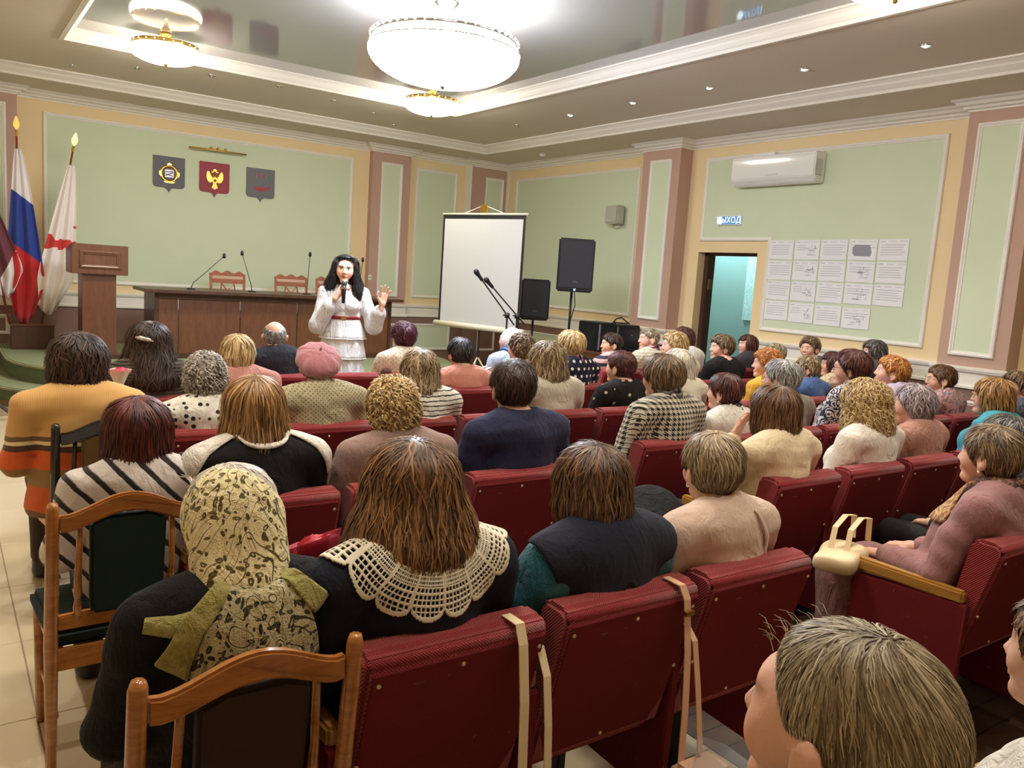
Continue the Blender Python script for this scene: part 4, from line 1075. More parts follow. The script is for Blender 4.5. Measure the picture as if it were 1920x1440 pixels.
# ---- seated figure, unit scale, facing +y, floor at z=0
ARMS = {'lap': (((.188, -.015, .955), (.238, .06, .690), (.10, .31, .625)), None),
        'wide': (((.190, -.015, .955), (.255, .05, .700), (.12, .33, .620)), None),
        'chin': (((.188, -.015, .955), (.200, .19, .740), (.045, .225, .985)), 'L'),
        'bag': (((.188, -.015, .955), (.240, .08, .690), (.12, .37, .650)), None)}
def arm_pts(pose, side):
    a, only = ARMS[pose]
    if only == 'L' and side > 0: a = ARMS['lap'][0]
    return [np.array((side*q[0], q[1], q[2])) for q in a]
def torso_sdf(p, f, infl=0.0, pose='lap', sleeve=1.0, shoulder=1.0):
    sy = .74; g = max(0.0, f-1)
    d = rc(p, (0, .115+.15*g, .50), (0, .055+.13*g, .66), .172*f+infl, .150*f+infl, sy)
    d = smin(d, rc(p, (0, .055+.13*g, .66), (0, -.005+.06*g, .86), .150*f+infl, .152*(.6+.4*f)+infl, sy), .05)
    d = smin(d, rc(p, (0, -.005+.06*g, .86), (0, -.018, .945), .150*(.6+.4*f)+infl, .118+infl, sy), .05)
    w = .138*shoulder
    d = smin(d, rc(p, (-w, -.018, .966), (w, -.018, .966), .058+infl, .058+infl), .05)
    d = smin(d, rc((np.abs(p[0]), p[1], p[2]), (0, -.012, 1.015), (.125*shoulder, -.018, .975), .050+infl, .052+infl), .035)
    d = smin(d, ell((np.abs(p[0]), p[1], p[2]), (.075, .105, .835), (.075*f, .07*f, .075)), .05)
    for s in (-1, 1):
        a, b, c = arm_pts(pose, s)
        a = a*np.array([shoulder, 1, 1]); fa = .75+.25*f
        arm = rc(p, a, b, .056*fa+infl, .046*fa+infl)
        e = b+(c-b)*(.86 if infl else 1.0)*sleeve
        arm = smin(arm, rc(p, b, e, .045*fa+infl, .030*fa+infl*1.4), .03)
        d = smin(d, arm, .025)
    return d
def legs_sdf(p, f, infl=0.0):
    q = (np.abs(p[0]), p[1], p[2])
    d = rc(p, (-.08, .13, .52), (.08, .13, .52), .105*f+infl, .105*f+infl)
    d = smin(d, rc(q, (.085, .14, .515), (.105, .53, .515), .088*f+infl, .062+infl), .04)
    d = smin(d, rc(q, (.105, .53, .505), (.11, .50, .10), .058+infl, .038+infl*1.3), .03)
    return d
def foot_sdf(p):
    q = (np.abs(p[0]), p[1], p[2])
    return smin(rc(q, (.11, .50, .10), (.11, .50, .05), .036, .036), rc(q, (.11, .49, .040), (.115, .63, .030), .036, .028), .03)

def hand_mesh(curl=(.5, .55, .6, .65), thumb=.4, spread=.08, h=.0045):
    """right hand: wrist at origin, fingers +y, back of hand +z, thumb on -x"""
    segs = []
    base = [(-.030, .092), (-.010, .098), (.011, .094), (.030, .084)]; L = [.072, .080, .074, .058]
    for i in range(4):
        pt = np.array([base[i][0], base[i][1], 0.0]); a = 0; az = (i-1.5)*spread
        for k, fr in enumerate((.45, .30, .25)):
            a += curl[i]*(1.0, 1.1, .8)[k]
            dv = np.array([math.sin(az)*math.cos(a), math.cos(az)*math.cos(a), -math.sin(a)])*L[i]*fr
            segs.append((pt, pt+dv, .0092-.0008*k, .0084-.0008*k)); pt = pt+dv
    t0 = np.array([-.028, .022, -.006]); t1 = t0+np.array([-.026*math.cos(thumb), .030, -.018*math.sin(thumb)-.004])
    t2 = t1+np.array([-.012*math.cos(thumb), .030, -.012*math.sin(thumb)]); t3 = t2+np.array([.002, .024, -.006])
    segs += [(t0, t1, .014, .0115), (t1, t2, .0110, .0098), (t2, t3, .0096, .0080)]
    def fn(p):
        d = rc(p, (-.016, .01, 0), (-.022, .088, 0), .018, .0135)
        d = smin(d, rc(p, (.0, .005, 0), (.0, .092, 0), .019, .0135), .012)
        d = smin(d, rc(p, (.014, .01, 0), (.024, .080, 0), .017, .0125), .012)
        d = smin(d, rc(p, (0, -.05, 0), (0, .01, 0), .024, .022), .02)
        for a, b, r1, r2 in segs: d = smin(d, rc(p, a, b, r1, r2), .006)
        return d
    return snet(axis(-.10, .07, h), axis(-.085, .20, h), axis(-.10, .035, h), fn)
HAND = hand_mesh(); HAND_LO = hand_mesh(h=.0075)
def place_hand(Vq, wrist, direction, back, mirror=False):
    V, Q = Vq; V = V.copy()
    if mirror: V[:, 0] *= -1; Q = Q[:, ::-1]
    y = unit(np.array(direction, float)); z = np.array(back, float); z = unit(z-y*(z@y)); x = np.cross(y, z)
    return V@np.stack([x, y, z])+np.array(wrist), Q

# shared lower garments
_trV, _trQ = snet(axis(-.26, .26, .022), axis(-.06, .66, .022), axis(.03, .66, .022), lambda p: smax(legs_sdf(p, 1.08, .014), p[2]*-1+.075, .01))
_skV, _skQ = snet(axis(-.30, .30, .022), axis(-.06, .70, .022), axis(.10, .66, .022), lambda p: smax(smin(smin(legs_sdf(p, 1.1, .02), rc(p, (-.09, .16, .50), (-.09, .52, .50), .09, .085), .15), rc((np.abs(p[0]), p[1], p[2]), (.07, .55, .50), (.09, .54, .24), .09, .10), .12), -p[2]+.24, .01))
_shV, _shQ = snet(axis(.05, .18, .014), axis(.40, .70, .014), axis(-.012, .13, .014), lambda p: smax(smin(rc(p, (.11, .495, .085), (.11, .495, .04), .046, .044), rc(p, (.11, .49, .036), (.116, .635, .028), .046, .036), .03), smax(-p[2]+.002, p[2]-.10, .005), .008))
LOWER = {}
def lower_mesh(kind, mat):
    k = (kind, mat.name)
    if k not in LOWER: LOWER[k] = npmesh(kind, _skV if kind == 'skirt' else _trV, _skQ if kind == 'skirt' else _trQ, mat)
    return LOWER[k]
m_shoe = plain('black_shoe_leather', (30, 26, 26), .4, .1)
ME_SHOE = npmesh('shoe', _shV, _shQ, m_shoe)
_shV2 = _shV.copy(); _shV2[:, 0] *= -1
ME_SHOE2 = npmesh('shoe', _shV2, _shQ[:, ::-1], m_shoe)
m_dark_tr = fabric('charcoal_trousers', (44, 42, 44), wr=.3)
m_brown_tr = fabric('brown_trousers', (66, 52, 44), wr=.3)
m_mauve_sk = fabric('mauve_skirt', (156, 112, 112), 'melange', (130, 88, 92), f=300)

# ---- hair
def plane(p, y0, z0, ny, nz):
    n = math.hypot(ny, nz); return ((p[1]-F32(y0))*F32(ny/n)+(p[2]-F32(z0))*F32(nz/n))
def hair_sdf(st):
    k = st['k']; t = st.get('t', .016); fr = st.get('fringe', 0.0); L = st.get('L', .10); wv = st.get('w', 1.0)
    seed = st.get('seed', 1); lump = st.get('lump', .003); lf = st.get('lf', 48)
    def fn(p):
        cap = ell(p, (0, -.016, .032), ((.077+t)*wv, .098+t, .086+t))
        front = plane(p, .082-fr*.3, .072-fr, -.085, .065-fr*.4)      # keep > 0 : behind the hairline
        if k in ('short', 'pixie', 'curly'):
            nape = plane(p, -.004, -.032 if k == 'short' else -.030, -.60, .80)
            side = st.get('nape', 0.0)
            if side: nape = plane(p, -.004, -.035-side*.2, -.25-.5*(1-side*4) if side < .1 else -.22, .95)
            if k == 'curly':
                cap = smin(cap, ell(p, (0, -.045, -.01), ((.082+t)*wv, .068+t, .075+t)), .03)
            d = smax(cap, -front, .018); d = smax(d, -nape, .018)
            if st.get('ear', k == 'short'): d = smax(d, -ell((np.abs(p[0]), p[1], p[2]), (.098, .008, -.012), (.030, .026, .040)), .012)
            bk = st.get('bulk', 0)
            if bk: d = smin(d, smax(ell(p, (0, -.055, .03), (.075*wv+bk, .065+bk, .075+bk)), -front, .02), .03)
        elif k == 'tonsure':
            ring_ = smax(ell(p, (0, -.014, .02), (.0795+t, .1005+t, .090+t)), plane(p, -.02, .075, -.35, 1.0), .012)
            nape = plane(p, -.004, -.038, -.55, .85)
            d = smax(smax(ring_, -plane(p, .045, .03, -1, .35), .012), -nape, .012)
        else:                                         # bob / long: curtain down to -L
            fl = st.get('flare', 0.0); back = st.get('back', .0)
            cur = rc(p, (0, -.022, .02), (0, -.034-back, -L+.075), .088+t*.9, .086+t+fl, 1.05, wv)
            cur = smax(cur, p[2]*-1-F32(L), .03)
            d = smin(cap, cur, .03)
            if fl > .03: d = smin(d, rc(p, (-.05, -.05-back, -L+.07), (.05, -.05-back, -L+.07), .055+fl, .055+fl, .8), .05)
            fx = st.get('open', .062)
            face = np.minimum(np.maximum(p[1]*-1+F32(st.get('fy', .028)), np.abs(p[0])-F32(fx)), 1)     # tunnel in front of the ears
            face = np.maximum(face, p[2]-F32(.062-fr))
            d = smax(d, -smax(face, -(p[1]-F32(-.01)), .02), .02)
            d = smax(d, -plane(p, st.get('fcut', .092), .05, -1, .12), .02)
        if lump: d = d-wave3(p, lf, seed, lump)
        return d
    return fn
def make_locks(fn, V, st, n, width, seed):
    r = np.random.default_rng(seed)
    k = st['k']; crown = np.array(st.get('crown', (0, -.035, .125)))
    dist = np.linalg.norm(V-crown, axis=1); wt = 1+2.5*np.exp(-(dist/.055)**2); wt = wt/wt.sum()
    sel = V[r.choice(len(V), n, p=wt)]+r.normal(0, .002, (n, 3))
    steps = st.get('steps', 6); ln = st.get('len', .07)*(.6+.8*r.random(n)); ds = ln/(steps-1)
    lift = st.get('lift', .009); curl = st.get('curl', 0.0); jit = st.get('jit', .25)+.06
    jd = r.normal(0, jit, (n, 3))
    sweep = np.array(st.get('sweep', (0, 0, 0)))
    down = np.array(st.get('down', (0, -.12, -1.0)))
    def flow(P, i):
        rad = unit(P-crown); w = np.clip((crown[2]-.03-P[:, 2])/.09, 0, 1)[:, None]
        return unit(rad)*(1-w*.8)+down*w+jd+sweep*(1-w)
    tt = np.linspace(0, 1, steps)
    lk = (.4+1.2*r.random(n))
    offs = [.0008+lift*lk*(q**1.6) for q in tt]
    path, nor = walk(fn, sel, flow, steps, ds, offs)
    tan = np.gradient(path, axis=0); tan = unit(tan); side = unit(np.cross(tan, nor))
    if curl:
        ph = r.random(n)*6.28; turns = st.get('turns', 2.2)
        for i in range(steps):
            a = ph+tt[i]*turns*6.28*np.sign(r.random(n)-.5) if False else ph+tt[i]*turns*6.28
            path[i] += (side[i]*np.cos(a)[:, None]+nor[i]*(np.sin(a)*.7+.4)[:, None])*curl
    else:
        wa = st.get('wave', .0)
        if wa: path += side*(np.sin(tt[:, None]*st.get('wf', 9)+r.random(n)*6.28)*wa)[..., None]
    wd = width*(.6+.8*r.random(n)); prof = np.clip(np.sin(PI*(.26+.72*tt)), .12, 1)**.7
    A = path-side*(wd[None, :]*prof[:, None]/2)[..., None]; B = path+nor*(wd[None, :]*prof[:, None]*.22)[..., None]; C = path+side*(wd[None, :]*prof[:, None]/2)[..., None]
    VV = np.stack([A, B, C], 2).transpose(1, 0, 2, 3).reshape(-1, 3)     # n,steps,3
    idx = np.arange(n)[:, None, None]*steps*3+np.arange(steps-1)[None, :, None]*3+np.array([0, 1])[None, None, :]
    idx = idx.reshape(-1); Q = np.stack([idx, idx+1, idx+4, idx+3], 1)
    sh = np.repeat(np.clip(r.normal(.5, .26, n), 0, 1), steps*3)+np.tile(np.repeat((tt-.5)*st.get('tipgrad', 0.0), 3), n)
    return VV, Q, sh

HMAT = {}
HCOL = {'darkbrown': ((26, 17, 13), (52, 34, 26), (86, 60, 48)), 'black': ((10, 9, 10), (24, 22, 24), (52, 50, 54)), 'brown': ((52, 34, 22), (92, 62, 40), (142, 104, 70)),
        'ginger': ((58, 38, 23), (108, 74, 46), (164, 120, 78)), 'auburn': ((84, 56, 28), (148, 106, 62), (206, 162, 104)), 'red': ((42, 14, 12), (82, 30, 25), (128, 58, 44)),
        'blond': ((128, 98, 56), (196, 162, 108), (236, 212, 164)), 'grey': ((92, 84, 76), (150, 140, 128), (206, 198, 186)), 'white': ((168, 158, 140), (214, 204, 186), (244, 238, 226)),
        'purple': ((38, 12, 24), (76, 28, 46), (124, 62, 82)), 'burgundy': ((38, 16, 14), (78, 38, 32), (126, 72, 60)), 'ash': ((84, 66, 46), (142, 118, 88), (198, 176, 140)),
        'silver': ((84, 82, 80), (146, 144, 142), (208, 206, 204)), 'orange': ((120, 64, 22), (196, 122, 60), (240, 182, 116)), 'lavender': ((92, 80, 84), (146, 130, 134), (200, 184, 188)),
        'saltblack': ((16, 15, 16), (30, 28, 32), (96, 90, 94)), 'darkgrey': ((50, 46, 44), (90, 84, 80), (150, 144, 138)), 'mouse': ((62, 46, 32), (112, 88, 62), (164, 136, 102)), 'old': ((92, 78, 58), (150, 134, 108), (210, 198, 172))}
def hm(c):
    if c not in HMAT: HMAT[c] = hairmat('hair_'+c, *HCOL[c])
    return HMAT[c]

SKIN = {'fair': lin((232, 188, 164)), 'mid': lin((220, 172, 144)), 'rosy': lin((232, 182, 160)), 'pale': lin((236, 200, 178))}
PEOPLE = {}
def person(key, x, y, zt, label, hair, top, skin='fair', f=1.0, yaw=0.0, hyaw=None, hpitch=0.0, hroll=0.0, lod=1, hfwd=0.0, neck=.068, collar=None,
           pose='lap', lower=None, lowmat=None, hs=1.0, sleeve=1.0, sh=1.0, lip=None, face=False, puff=0.0, look=.85, fold=.009):
    """lod 0 nearest (finest) .. 2 farthest"""
    f = f*1.05; sh = sh*1.07
    htop = (.114+hair.get('t', .016)+hair.get('top', 0))*hs
    s = zt/(HC[2]+htop)
    if hyaw is None:
        hyaw = (math.atan2(-(SING[0]-x), SING[1]-y)-yaw)*look
    else: hyaw = math.radians(hyaw)
    hpitch = math.radians(hpitch)
    o = empty('person', (x, y-.060*s-hfwd*s, 0), yaw, label, 'person', 'seated audience')
    o.scale = (s, s, s)
    c = HC+np.array([0, hfwd, -.25*hfwd]); R = rotm(hyaw, hpitch, math.radians(hroll))
    hfn = lambda p: head_sdf(tuple(q/F32(hs) for q in to_local(p, c, R)))*F32(hs)
    fv = (.0066 if face else .0100, .0090 if face else .0145, .0105 if face else .017)[lod]; cv = (.030, .036, .042)[lod]
    nb = c+R@np.array([0, -.028, -.055])
    def body(p):
        d = torso_sdf(p, f*.96, -.006, pose, 1.0, sh); d = smin(d, legs_sdf(p, .98, -.004), .03); d = smin(d, foot_sdf(p), .02)
        d = smin(d, rc(p, (0, -.012, .97), nb, .060, .052), .03)
        return smin(d, hfn(p), .014)
    xs = axis(-.31, .31, cv, c[0]-.105, c[0]+.105, fv); ys = axis(-.19, .72, cv, c[1]-.125, c[1]+.135, fv); zs = axis(-.02, c[2]+.14, cv, c[2]-.15, c[2]+.2, fv)
    V, Q = snet(xs, ys, zs, body)
    L = ((V-c)@R)/hs; sk = np.array(SKIN[skin])
    lipc = lin(lip) if lip else tuple(sk*np.array([.78, .50, .48]))
    cols = head_cols(L, sk, lipc, np.array(lin(HCOL[hair.get('c', 'grey')][0]))*.6+sk*.3, (.05, .035, .03))
    far = V[:, 2] < c[2]-.16; cols[far] = sk
    Vs, Qs, Cs = [V], [Q], [cols]; off = len(V)
    for sd in (-1, 1):
        a, b, w_ = arm_pts(pose, sd); dr = w_-b
        if pose == 'chin' and sd < 0: hv, hq = place_hand(HAND, w_, (.35, -.15, .9), (-.3, 1, .1), mirror=sd < 0)
        else: hv, hq = place_hand(HAND if key == 'mauve' else HAND_LO, w_, (dr[0]*.5, dr[1], -.04), (0, 0, 1), mirror=sd < 0)
        Vs.append(hv); Qs.append(hq+off); off += len(hv); Cs.append(np.tile(sk*.95, (len(hv), 1)))
    link('body', npmesh('body', np.concatenate(Vs), np.concatenate(Qs), m_skin, cols=np.concatenate(Cs)), o)
    # garment
    tv = (.0135, .0175, .023)[lod]; seed = abs(hash(key)) % 1000 if False else sum(ord(q)*(i+1) for i, q in enumerate(key)) % 997
    nr = neck
    def uncut(p):
        d = torso_sdf(p, f, .014, pose, sleeve, sh)
        return smin(d, rc(p, (0, -.012, .97), nb, .066, .060), .04)
    def garment(p):
        d = torso_sdf(p, f, .014, pose, sleeve, sh)
        if puff:
            for sd in (-1, 1):
                a, b, w_ = arm_pts(pose, sd); d = smin(d, rc(p, a+np.array([sd*.01, 0, -.05]), b+np.array([sd*.01, 0, .03]), .070+puff, .055+puff), .03)
        d = d-wave3(p, 26, seed, fold)-wave3((p[0]*F32(.6), p[1]*F32(.6), p[2]*F32(1.6)), 55, seed+5, fold*.6)
        if collar == 'turtle': d = smin(d, rc(p, (0, -.010, 1.0), nb+np.array([0, 0, -.012]), .074, .066), .02)
        elif collar == 'shirt': d = smin(d, rc(p, (0, -.012, .99), (0, -.004, 1.048), .078, .070), .012)
        cut = rc(p, (0, .002, 1.0), nb+np.array([0, 0, .12]), nr-.012, nr+.02)
        if collar in ('turtle',): return d
        return smax(d, -cut, .008)
    gx = axis(-.36, .36, tv); gy = axis(-.22, .46, tv); gz = axis(.40, 1.16 if collar else 1.10, tv)
    GV, GQ = snet(gx, gy, gz, lambda p: smax(garment(p), -p[2]+.43, .01))
    topo = link('top', npmesh('top', GV, GQ, top), o); hairo = None
    lm = lowmat or (m_dark_tr if seed % 2 else m_brown_tr)
    link(lower or 'trousers', lower_mesh(lower or 'trousers', lm), o)
    link('shoe', ME_SHOE, o); link('shoe', ME_SHOE2, o)
    # hair
    if hair['k'] != 'none':
        hf = hair_sdf(hair); hv = (.008, .010, .013)[lod]; mnz = -hair.get('L', .10)-.03 if hair['k'] in ('bob', 'long') else -.12
        ex = .16*hair.get('w', 1.0)+hair.get('flare', 0)
        HV, HQ = snet(axis(-ex, ex, hv), axis(-.22, .15, hv), axis(mnz, .20, hv), hf)
        nl = int(hair.get('n', (1600, 900, 440)[lod])); wd = hair.get('lw', (.0046, .0064, .0095)[lod])
        LV, LQ, LS = make_locks(hf, HV, hair, nl, wd, seed)
        AV = np.concatenate([HV, LV]); AQ = np.concatenate([HQ, LQ+len(HV)])
        sh_ = np.concatenate([np.full(len(HV), .22), LS])
        AV = (AV*hs)@R.T+c
        hairo = link('hair', npmesh('hair', AV, AQ, hm(hair['c']), attrs={'shade': sh_}), o)
    PEOPLE[key] = dict(o=o, c=c, R=R, hs=hs, s=s, garment=uncut, nb=nb, body=body, top=topo, hair=hairo or o)
    return o
def on_head(key, V): 
    P = PEOPLE[key]; return (np.asarray(V)*P['hs'])@P['R'].T+P['c']
def head_part(key, name, mb, mats, smooth=True, bevel=0):
    mb.v = [tuple(q) for q in on_head(key, np.array(mb.v))]
    return mb.obj(name, mats, PEOPLE[key]['hair' if name in ('hair_clip', 'headband', 'hair_scrunchie', 'hair_wisps', 'hair_tuft') else 'o'], smooth=smooth, bevel=bevel)
def head_net(key, name, xs, ys, zs, fn, mat):
    V, Q = snet(xs, ys, zs, fn); return link(name, npmesh(name, on_head(key, V), Q, mat), PEOPLE[key]['o'])
m_pearl = plain('pearl', (240, 230, 214), .2, .02)
def earring(key, side, mat=None):
    head_part(key, 'earring', MB().lathe([(0, .008), (.006, .004), (.007, 0), (.005, -.006), (0, -.008)], (side*.083, -.006, -.046), 8), mat or m_pearl)
def glasses(key, mat, r=.022):
    b = MB()
    for s in (-1, 1):
        pts = [(s*.031+r*math.cos(a), .106-.012*abs(math.cos(a)), .012+r*.8*math.sin(a)) for a in np.linspace(0, 2*PI, 15)]
        b.tube(pts, .0018, 5, caps=False)
        b.tube([(s*(.031+r), .098, .016), (s*.082, .02, .018), (s*.086, -.02, .008)], .0018, 5)
    b.tube([(-.010, .108, .016), (0, .112, .018), (.010, .108, .016)], .0018, 5)
    head_part(key, 'glasses', b, mat)
def drape(key, name, angs, steps, ds, off, mat, keep=None, r0=.07, th=.004, zn=1.02, dsf=None):
    """cloth grown over the shoulders from the neck ring"""
    P = PEOPLE[key]; fn = P['garment']; n = len(angs); a = np.array(angs)
    dirs = np.stack([np.sin(a), -np.cos(a), np.zeros(n)], 1)
    p0 = np.array([0, -.008, zn])+dirs*r0
    def flow(q, i): return dirs*(1.3 if i*ds < .12 else .5)+np.array([0, 0, -.7])
    path, nor = walk(fn, p0, flow, steps, ds if dsf is None else np.array([dsf(t) for t in a]), [off]*steps)
    V = path.reshape(-1, 3); Q = []
    for i in range(steps-1):
        for j in range(n-1):
            if keep is None or keep(a[j], i): Q.append((i*n+j, i*n+j+1, (i+1)*n+j+1, (i+1)*n+j))
    me = npmesh(name, V, np.array(Q)[:, ::-1], mat); ob = link(name, me, P['top' if name in ('shoulder_stripe', 'neck_band', 'gold_sleeve_panel', 'lace_collar', 'sailor_collar', 'blue_collar') else 'o'])
    m = ob.modifiers.new('thick', 'SOLIDIFY'); m.thickness = th; m.offset = 0
    return ob
def H(k, c, **kw): return dict(k=k, c=c, **kw)

# ------------------------------------------------------------------ the audience
F = fabric
P_ = person
# nearest people
P_('near_man', .785, .45, 1.31, 'grey-haired balding man in the bottom right corner', H('short', 'old', t=.006, lift=.0025, len=.075, jit=.02, n=4200, lw=.0021, steps=6, wave=.0015, sweep=(.25, -.5, 0), nape=.02, fringe=-.025), F('grey_shirt_cloth', (120, 118, 120)), 'rosy', f=1.1, lod=0, face=True, hyaw=4, hs=.97, hpitch=4)
P_('edge', 1.60, .52, 1.17, 'woman with a white collar cut off by the right edge', H('short', 'brown', t=.016), F('white_blouse_edge', (226, 220, 210)), 'fair', lod=1, face=True, collar='shirt', look=.4)
P_('headscarf', .53, 1.78, 1.205, 'old woman in a cream floral headscarf and black clothes', H('short', 'white', t=.026, lift=.004, len=.08, n=2000, lw=.0032, ear=False, sweep=(.4, 0, 0)), F('black_cardigan', (24, 20, 22), wr=.5), 'fair', f=1.12, lod=0, look=.2, hpitch=-16, hfwd=.035, pose='wide', lower='skirt', lowmat=F('black_skirt', (20, 18, 20)))
P_('ginger', .93, 1.70, 1.25, 'woman with long ginger-brown hair and a white crochet lace collar', H('bob', 'ginger', t=.020, L=.185, flare=.040, w=1.12, len=.12, steps=9, n=2000, lw=.005, jit=.16, wave=.003, lift=.006, tipgrad=.35), F('navy_dress', (26, 28, 42), wr=.35), 'fair', f=1.08, lod=0, look=.25, pose='wide', lower='skirt', lowmat=F('navy_skirt', (24, 26, 38)))
P_('bob_navy', 1.51, 1.70, 1.20, 'woman with a brown bob, navy sailor collar and teal sleeves', H('bob', 'brown', t=.018, L=.118, w=1.06, len=.10, steps=8, n=1700, lw=.0045, jit=.14, flare=.006), F('teal_satin', (24, 104, 118), rough=.38, wr=.8), 'fair', f=1.02, lod=0, look=.75, puff=.012, fold=.006)
P_('undercut', 2.02, 1.70, 1.205, 'woman with streaked cropped hair in a plain beige sweater', H('short', 'ash', t=.020, len=.085, steps=8, n=1700, lw=.0042, jit=.12, sweep=(.25, -.3, 0), lift=.006, tipgrad=-.4), F('beige_sweater', (206, 178, 160), wr=.35), 'fair', f=1.0, lod=0, face=True, look=1.5, collar='shirt')
# aisle chairs
P_('redhair', .56, 2.95, 1.165, 'woman with a dark red bob in a white and black striped jacket', H('bob', 'red', t=.020, L=.150, w=1.10, len=.12, steps=8, n=1700, lw=.0055, jit=.06, tipgrad=-.5), F('striped_jacket', (216, 206, 200), 'vstripe', (34, 26, 24), f=11, duty=.28, wr=.4), 'fair', f=1.12, lod=0, look=.75, pose='wide')
P_('tan', .53, 4.10, 1.275, 'dark-haired woman in a tan turtleneck sweater with orange bands', H('bob', 'darkbrown', t=.022, L=.108, w=1.12, len=.08, jit=.3, wave=.003), F('tan_sweater', (206, 160, 98), wr=.35), 'fair', f=1.12, lod=1, look=.7, collar='turtle', pose='wide')
P_('clip', 1.03, 5.12, 1.255, 'woman with bushy long dark hair held by a silver clip', H('bob', 'darkbrown', t=.022, L=.27, flare=.055, w=1.15, len=.14, steps=9, jit=.2, wave=.005), F('dark_striped_top', (84, 72, 60), 'stripe', (34, 28, 24), f=55), 'fair', f=1.05, lod=1, look=.5)
# second row
P_('band_long', .94, 2.92, 1.235, 'woman with straight auburn hair and headband in a black top', H('bob', 'auburn', t=.014, L=.205, flare=.020, w=1.08, len=.14, steps=9, n=1700, lw=.005, jit=.05), F('black_jersey', (24, 22, 24), wr=.3), 'fair', f=1.05, lod=0, look=.3)
P_('curlyband', 1.50, 2.92, 1.235, 'woman with blonde curls above a mauve headband in a mauve jumper', H('curly', 'blond', t=.020, top=.014, lump=.006, lf=90, curl=.008, turns=1.6, len=.045, steps=9, n=900, lw=.0085, nape=.0), F('mauve_jumper', (156, 128, 116), 'melange', (128, 100, 92), f=220, wr=.3), 'fair', f=1.12, lod=0, look=.4, pose='wide')
P_('navy', 2.09, 2.92, 1.29, 'person with cropped dark hair in a navy blue top', H('short', 'darkbrown', t=.020, len=.05, jit=.3, lift=.007, nape=.05, n=1400), F('navy_top', (34, 36, 66), wr=.4), 'mid', f=1.15, lod=0, look=.8, face=True, pose='wide', neck=.072)
# third row
P_('poly', 1.08, 4.10, 1.185, 'woman with grey curls in a white polka dot blouse', H('curly', 'grey', t=.020, lump=.005, lf=90, curl=.007, turns=1.6, len=.045, steps=9, lw=.009, nape=.04), F('polka_blouse', (232, 226, 214), 'dots', (26, 22, 24), f=26, duty=.30), 'fair', f=1.05, lod=1, look=.4)
P_('beret', 1.65, 4.10, 1.235, 'woman in a dusty pink beret and pale green cardigan', H('tonsure', 'darkgrey', t=.006), F('sage_cardigan', (178, 168, 134), 'knit', (120, 108, 84), f=260, duty=.55), 'fair', f=1.12, lod=1, look=.3, pose='wide', collar='shirt')
P_('striped', 2.27, 4.10, 1.205, 'woman with long grey-blonde hair in a black and white striped jersey', H('bob', 'ash', t=.020, L=.165, flare=.014, w=1.06, len=.09, steps=8, wave=.005, jit=.2), F('striped_jersey', (232, 226, 214), 'stripe', (28, 24, 24), f=36, duty=.24), 'fair', lod=1, look=.5)
P_('gray_bob', 3.23, 4.15, 1.255, 'woman with a wavy blonde bob in a pale grey jacket', H('bob', 'ash', t=.024, L=.150, flare=.012, w=1.08, len=.07, wave=.005, jit=.25, curl=.003), F('pale_grey_jacket', (196, 186, 168)), 'fair', lod=1, look=.4, f=1.05)
P_('burg_floral', 3.88, 4.15, 1.195, 'burgundy-haired woman in a black top with scattered flowers', H('short', 'burgundy', t=.018, len=.045, jit=.4, nape=.06, lift=.005), F('black_floral', (24, 22, 22), 'scatter', (206, 186, 150), (170, 150, 120), f=16, duty=.34), 'fair', f=1.12, lod=1, look=1.0, face=True, neck=.08, pose='wide')
P_('whitehair', 4.45, 4.15, 1.21, 'woman with a smooth white bob in a cream jacket', H('bob', 'white', t=.020, L=.130, len=.09, jit=.1, w=1.05), F('cream_jacket', (222, 214, 194)), 'fair', lod=1, look=1.0)
P_('orange', 5.48, 4.15, 1.215, 'woman with orange curls in a yellow top', H('curly', 'orange', t=.022, lump=.006, lf=95, curl=.007, turns=1.5, len=.045, steps=8), F('yellow_top', (222, 168, 48)), 'rosy', lod=1, look=1.0, face=True, collar='shirt')
P_('denim', 6.02, 4.15, 1.155, 'woman with short ash hair and a blue denim collar', H('short', 'ash', t=.018, len=.05, jit=.3, nape=.05), F('denim_shirt', (66, 100, 156)), 'rosy', lod=2, look=.95, collar='shirt')
P_('floral_beige', 6.62, 4.30, 1.175, 'woman with a brown bob in a beige floral blouse', H('bob', 'burgundy', t=.018, L=.09, len=.06), F('beige_floral', (206, 182, 148), 'floral', (150, 104, 80), (230, 214, 190), f=40, duty=.35), 'mid', lod=2, look=.9, face=True)
# fourth row
P_('blond_pink', 1.54, 5.12, 1.185, 'woman with a short smooth blonde cut in a dusty pink top', H('bob', 'blond', t=.016, L=.085, len=.08, jit=.08, w=1.02), F('dusty_pink_top', (196, 136, 124)), 'rosy', f=1.1, lod=1, look=.35, neck=.075)
P_('black_pink', 3.17, 5.12, 1.185, 'black-haired woman with a white streak in a salmon pink top', H('short', 'saltblack', t=.020, len=.06, jit=.15, nape=.07, tipgrad=-.3), F('salmon_top', (214, 146, 128)), 'rosy', f=1.08, lod=1, look=.3, neck=.08, pose='wide')
P_('brown_curly', 3.72, 5.12, 1.225, 'woman with short brown curls beside the white headscarf', H('curly', 'mouse', t=.016, lump=.004, lf=100, curl=.005, len=.04, steps=7, nape=.05), F('pink_cardigan', (206, 160, 150), 'melange', (180, 130, 124), f=160), 'rosy', lod=2, look=.9)
P_('bluedot', 4.21, 5.12, 1.255, 'blonde woman in a navy polka dot blouse and bright scarf', H('short', 'blond', t=.022, len=.06, jit=.2, nape=.04, bulk=.012), F('navy_polka', (26, 26, 48), 'dotgrid', (236, 232, 226), f=17, duty=.20), 'rosy', f=1.05, lod=1, look=.7)
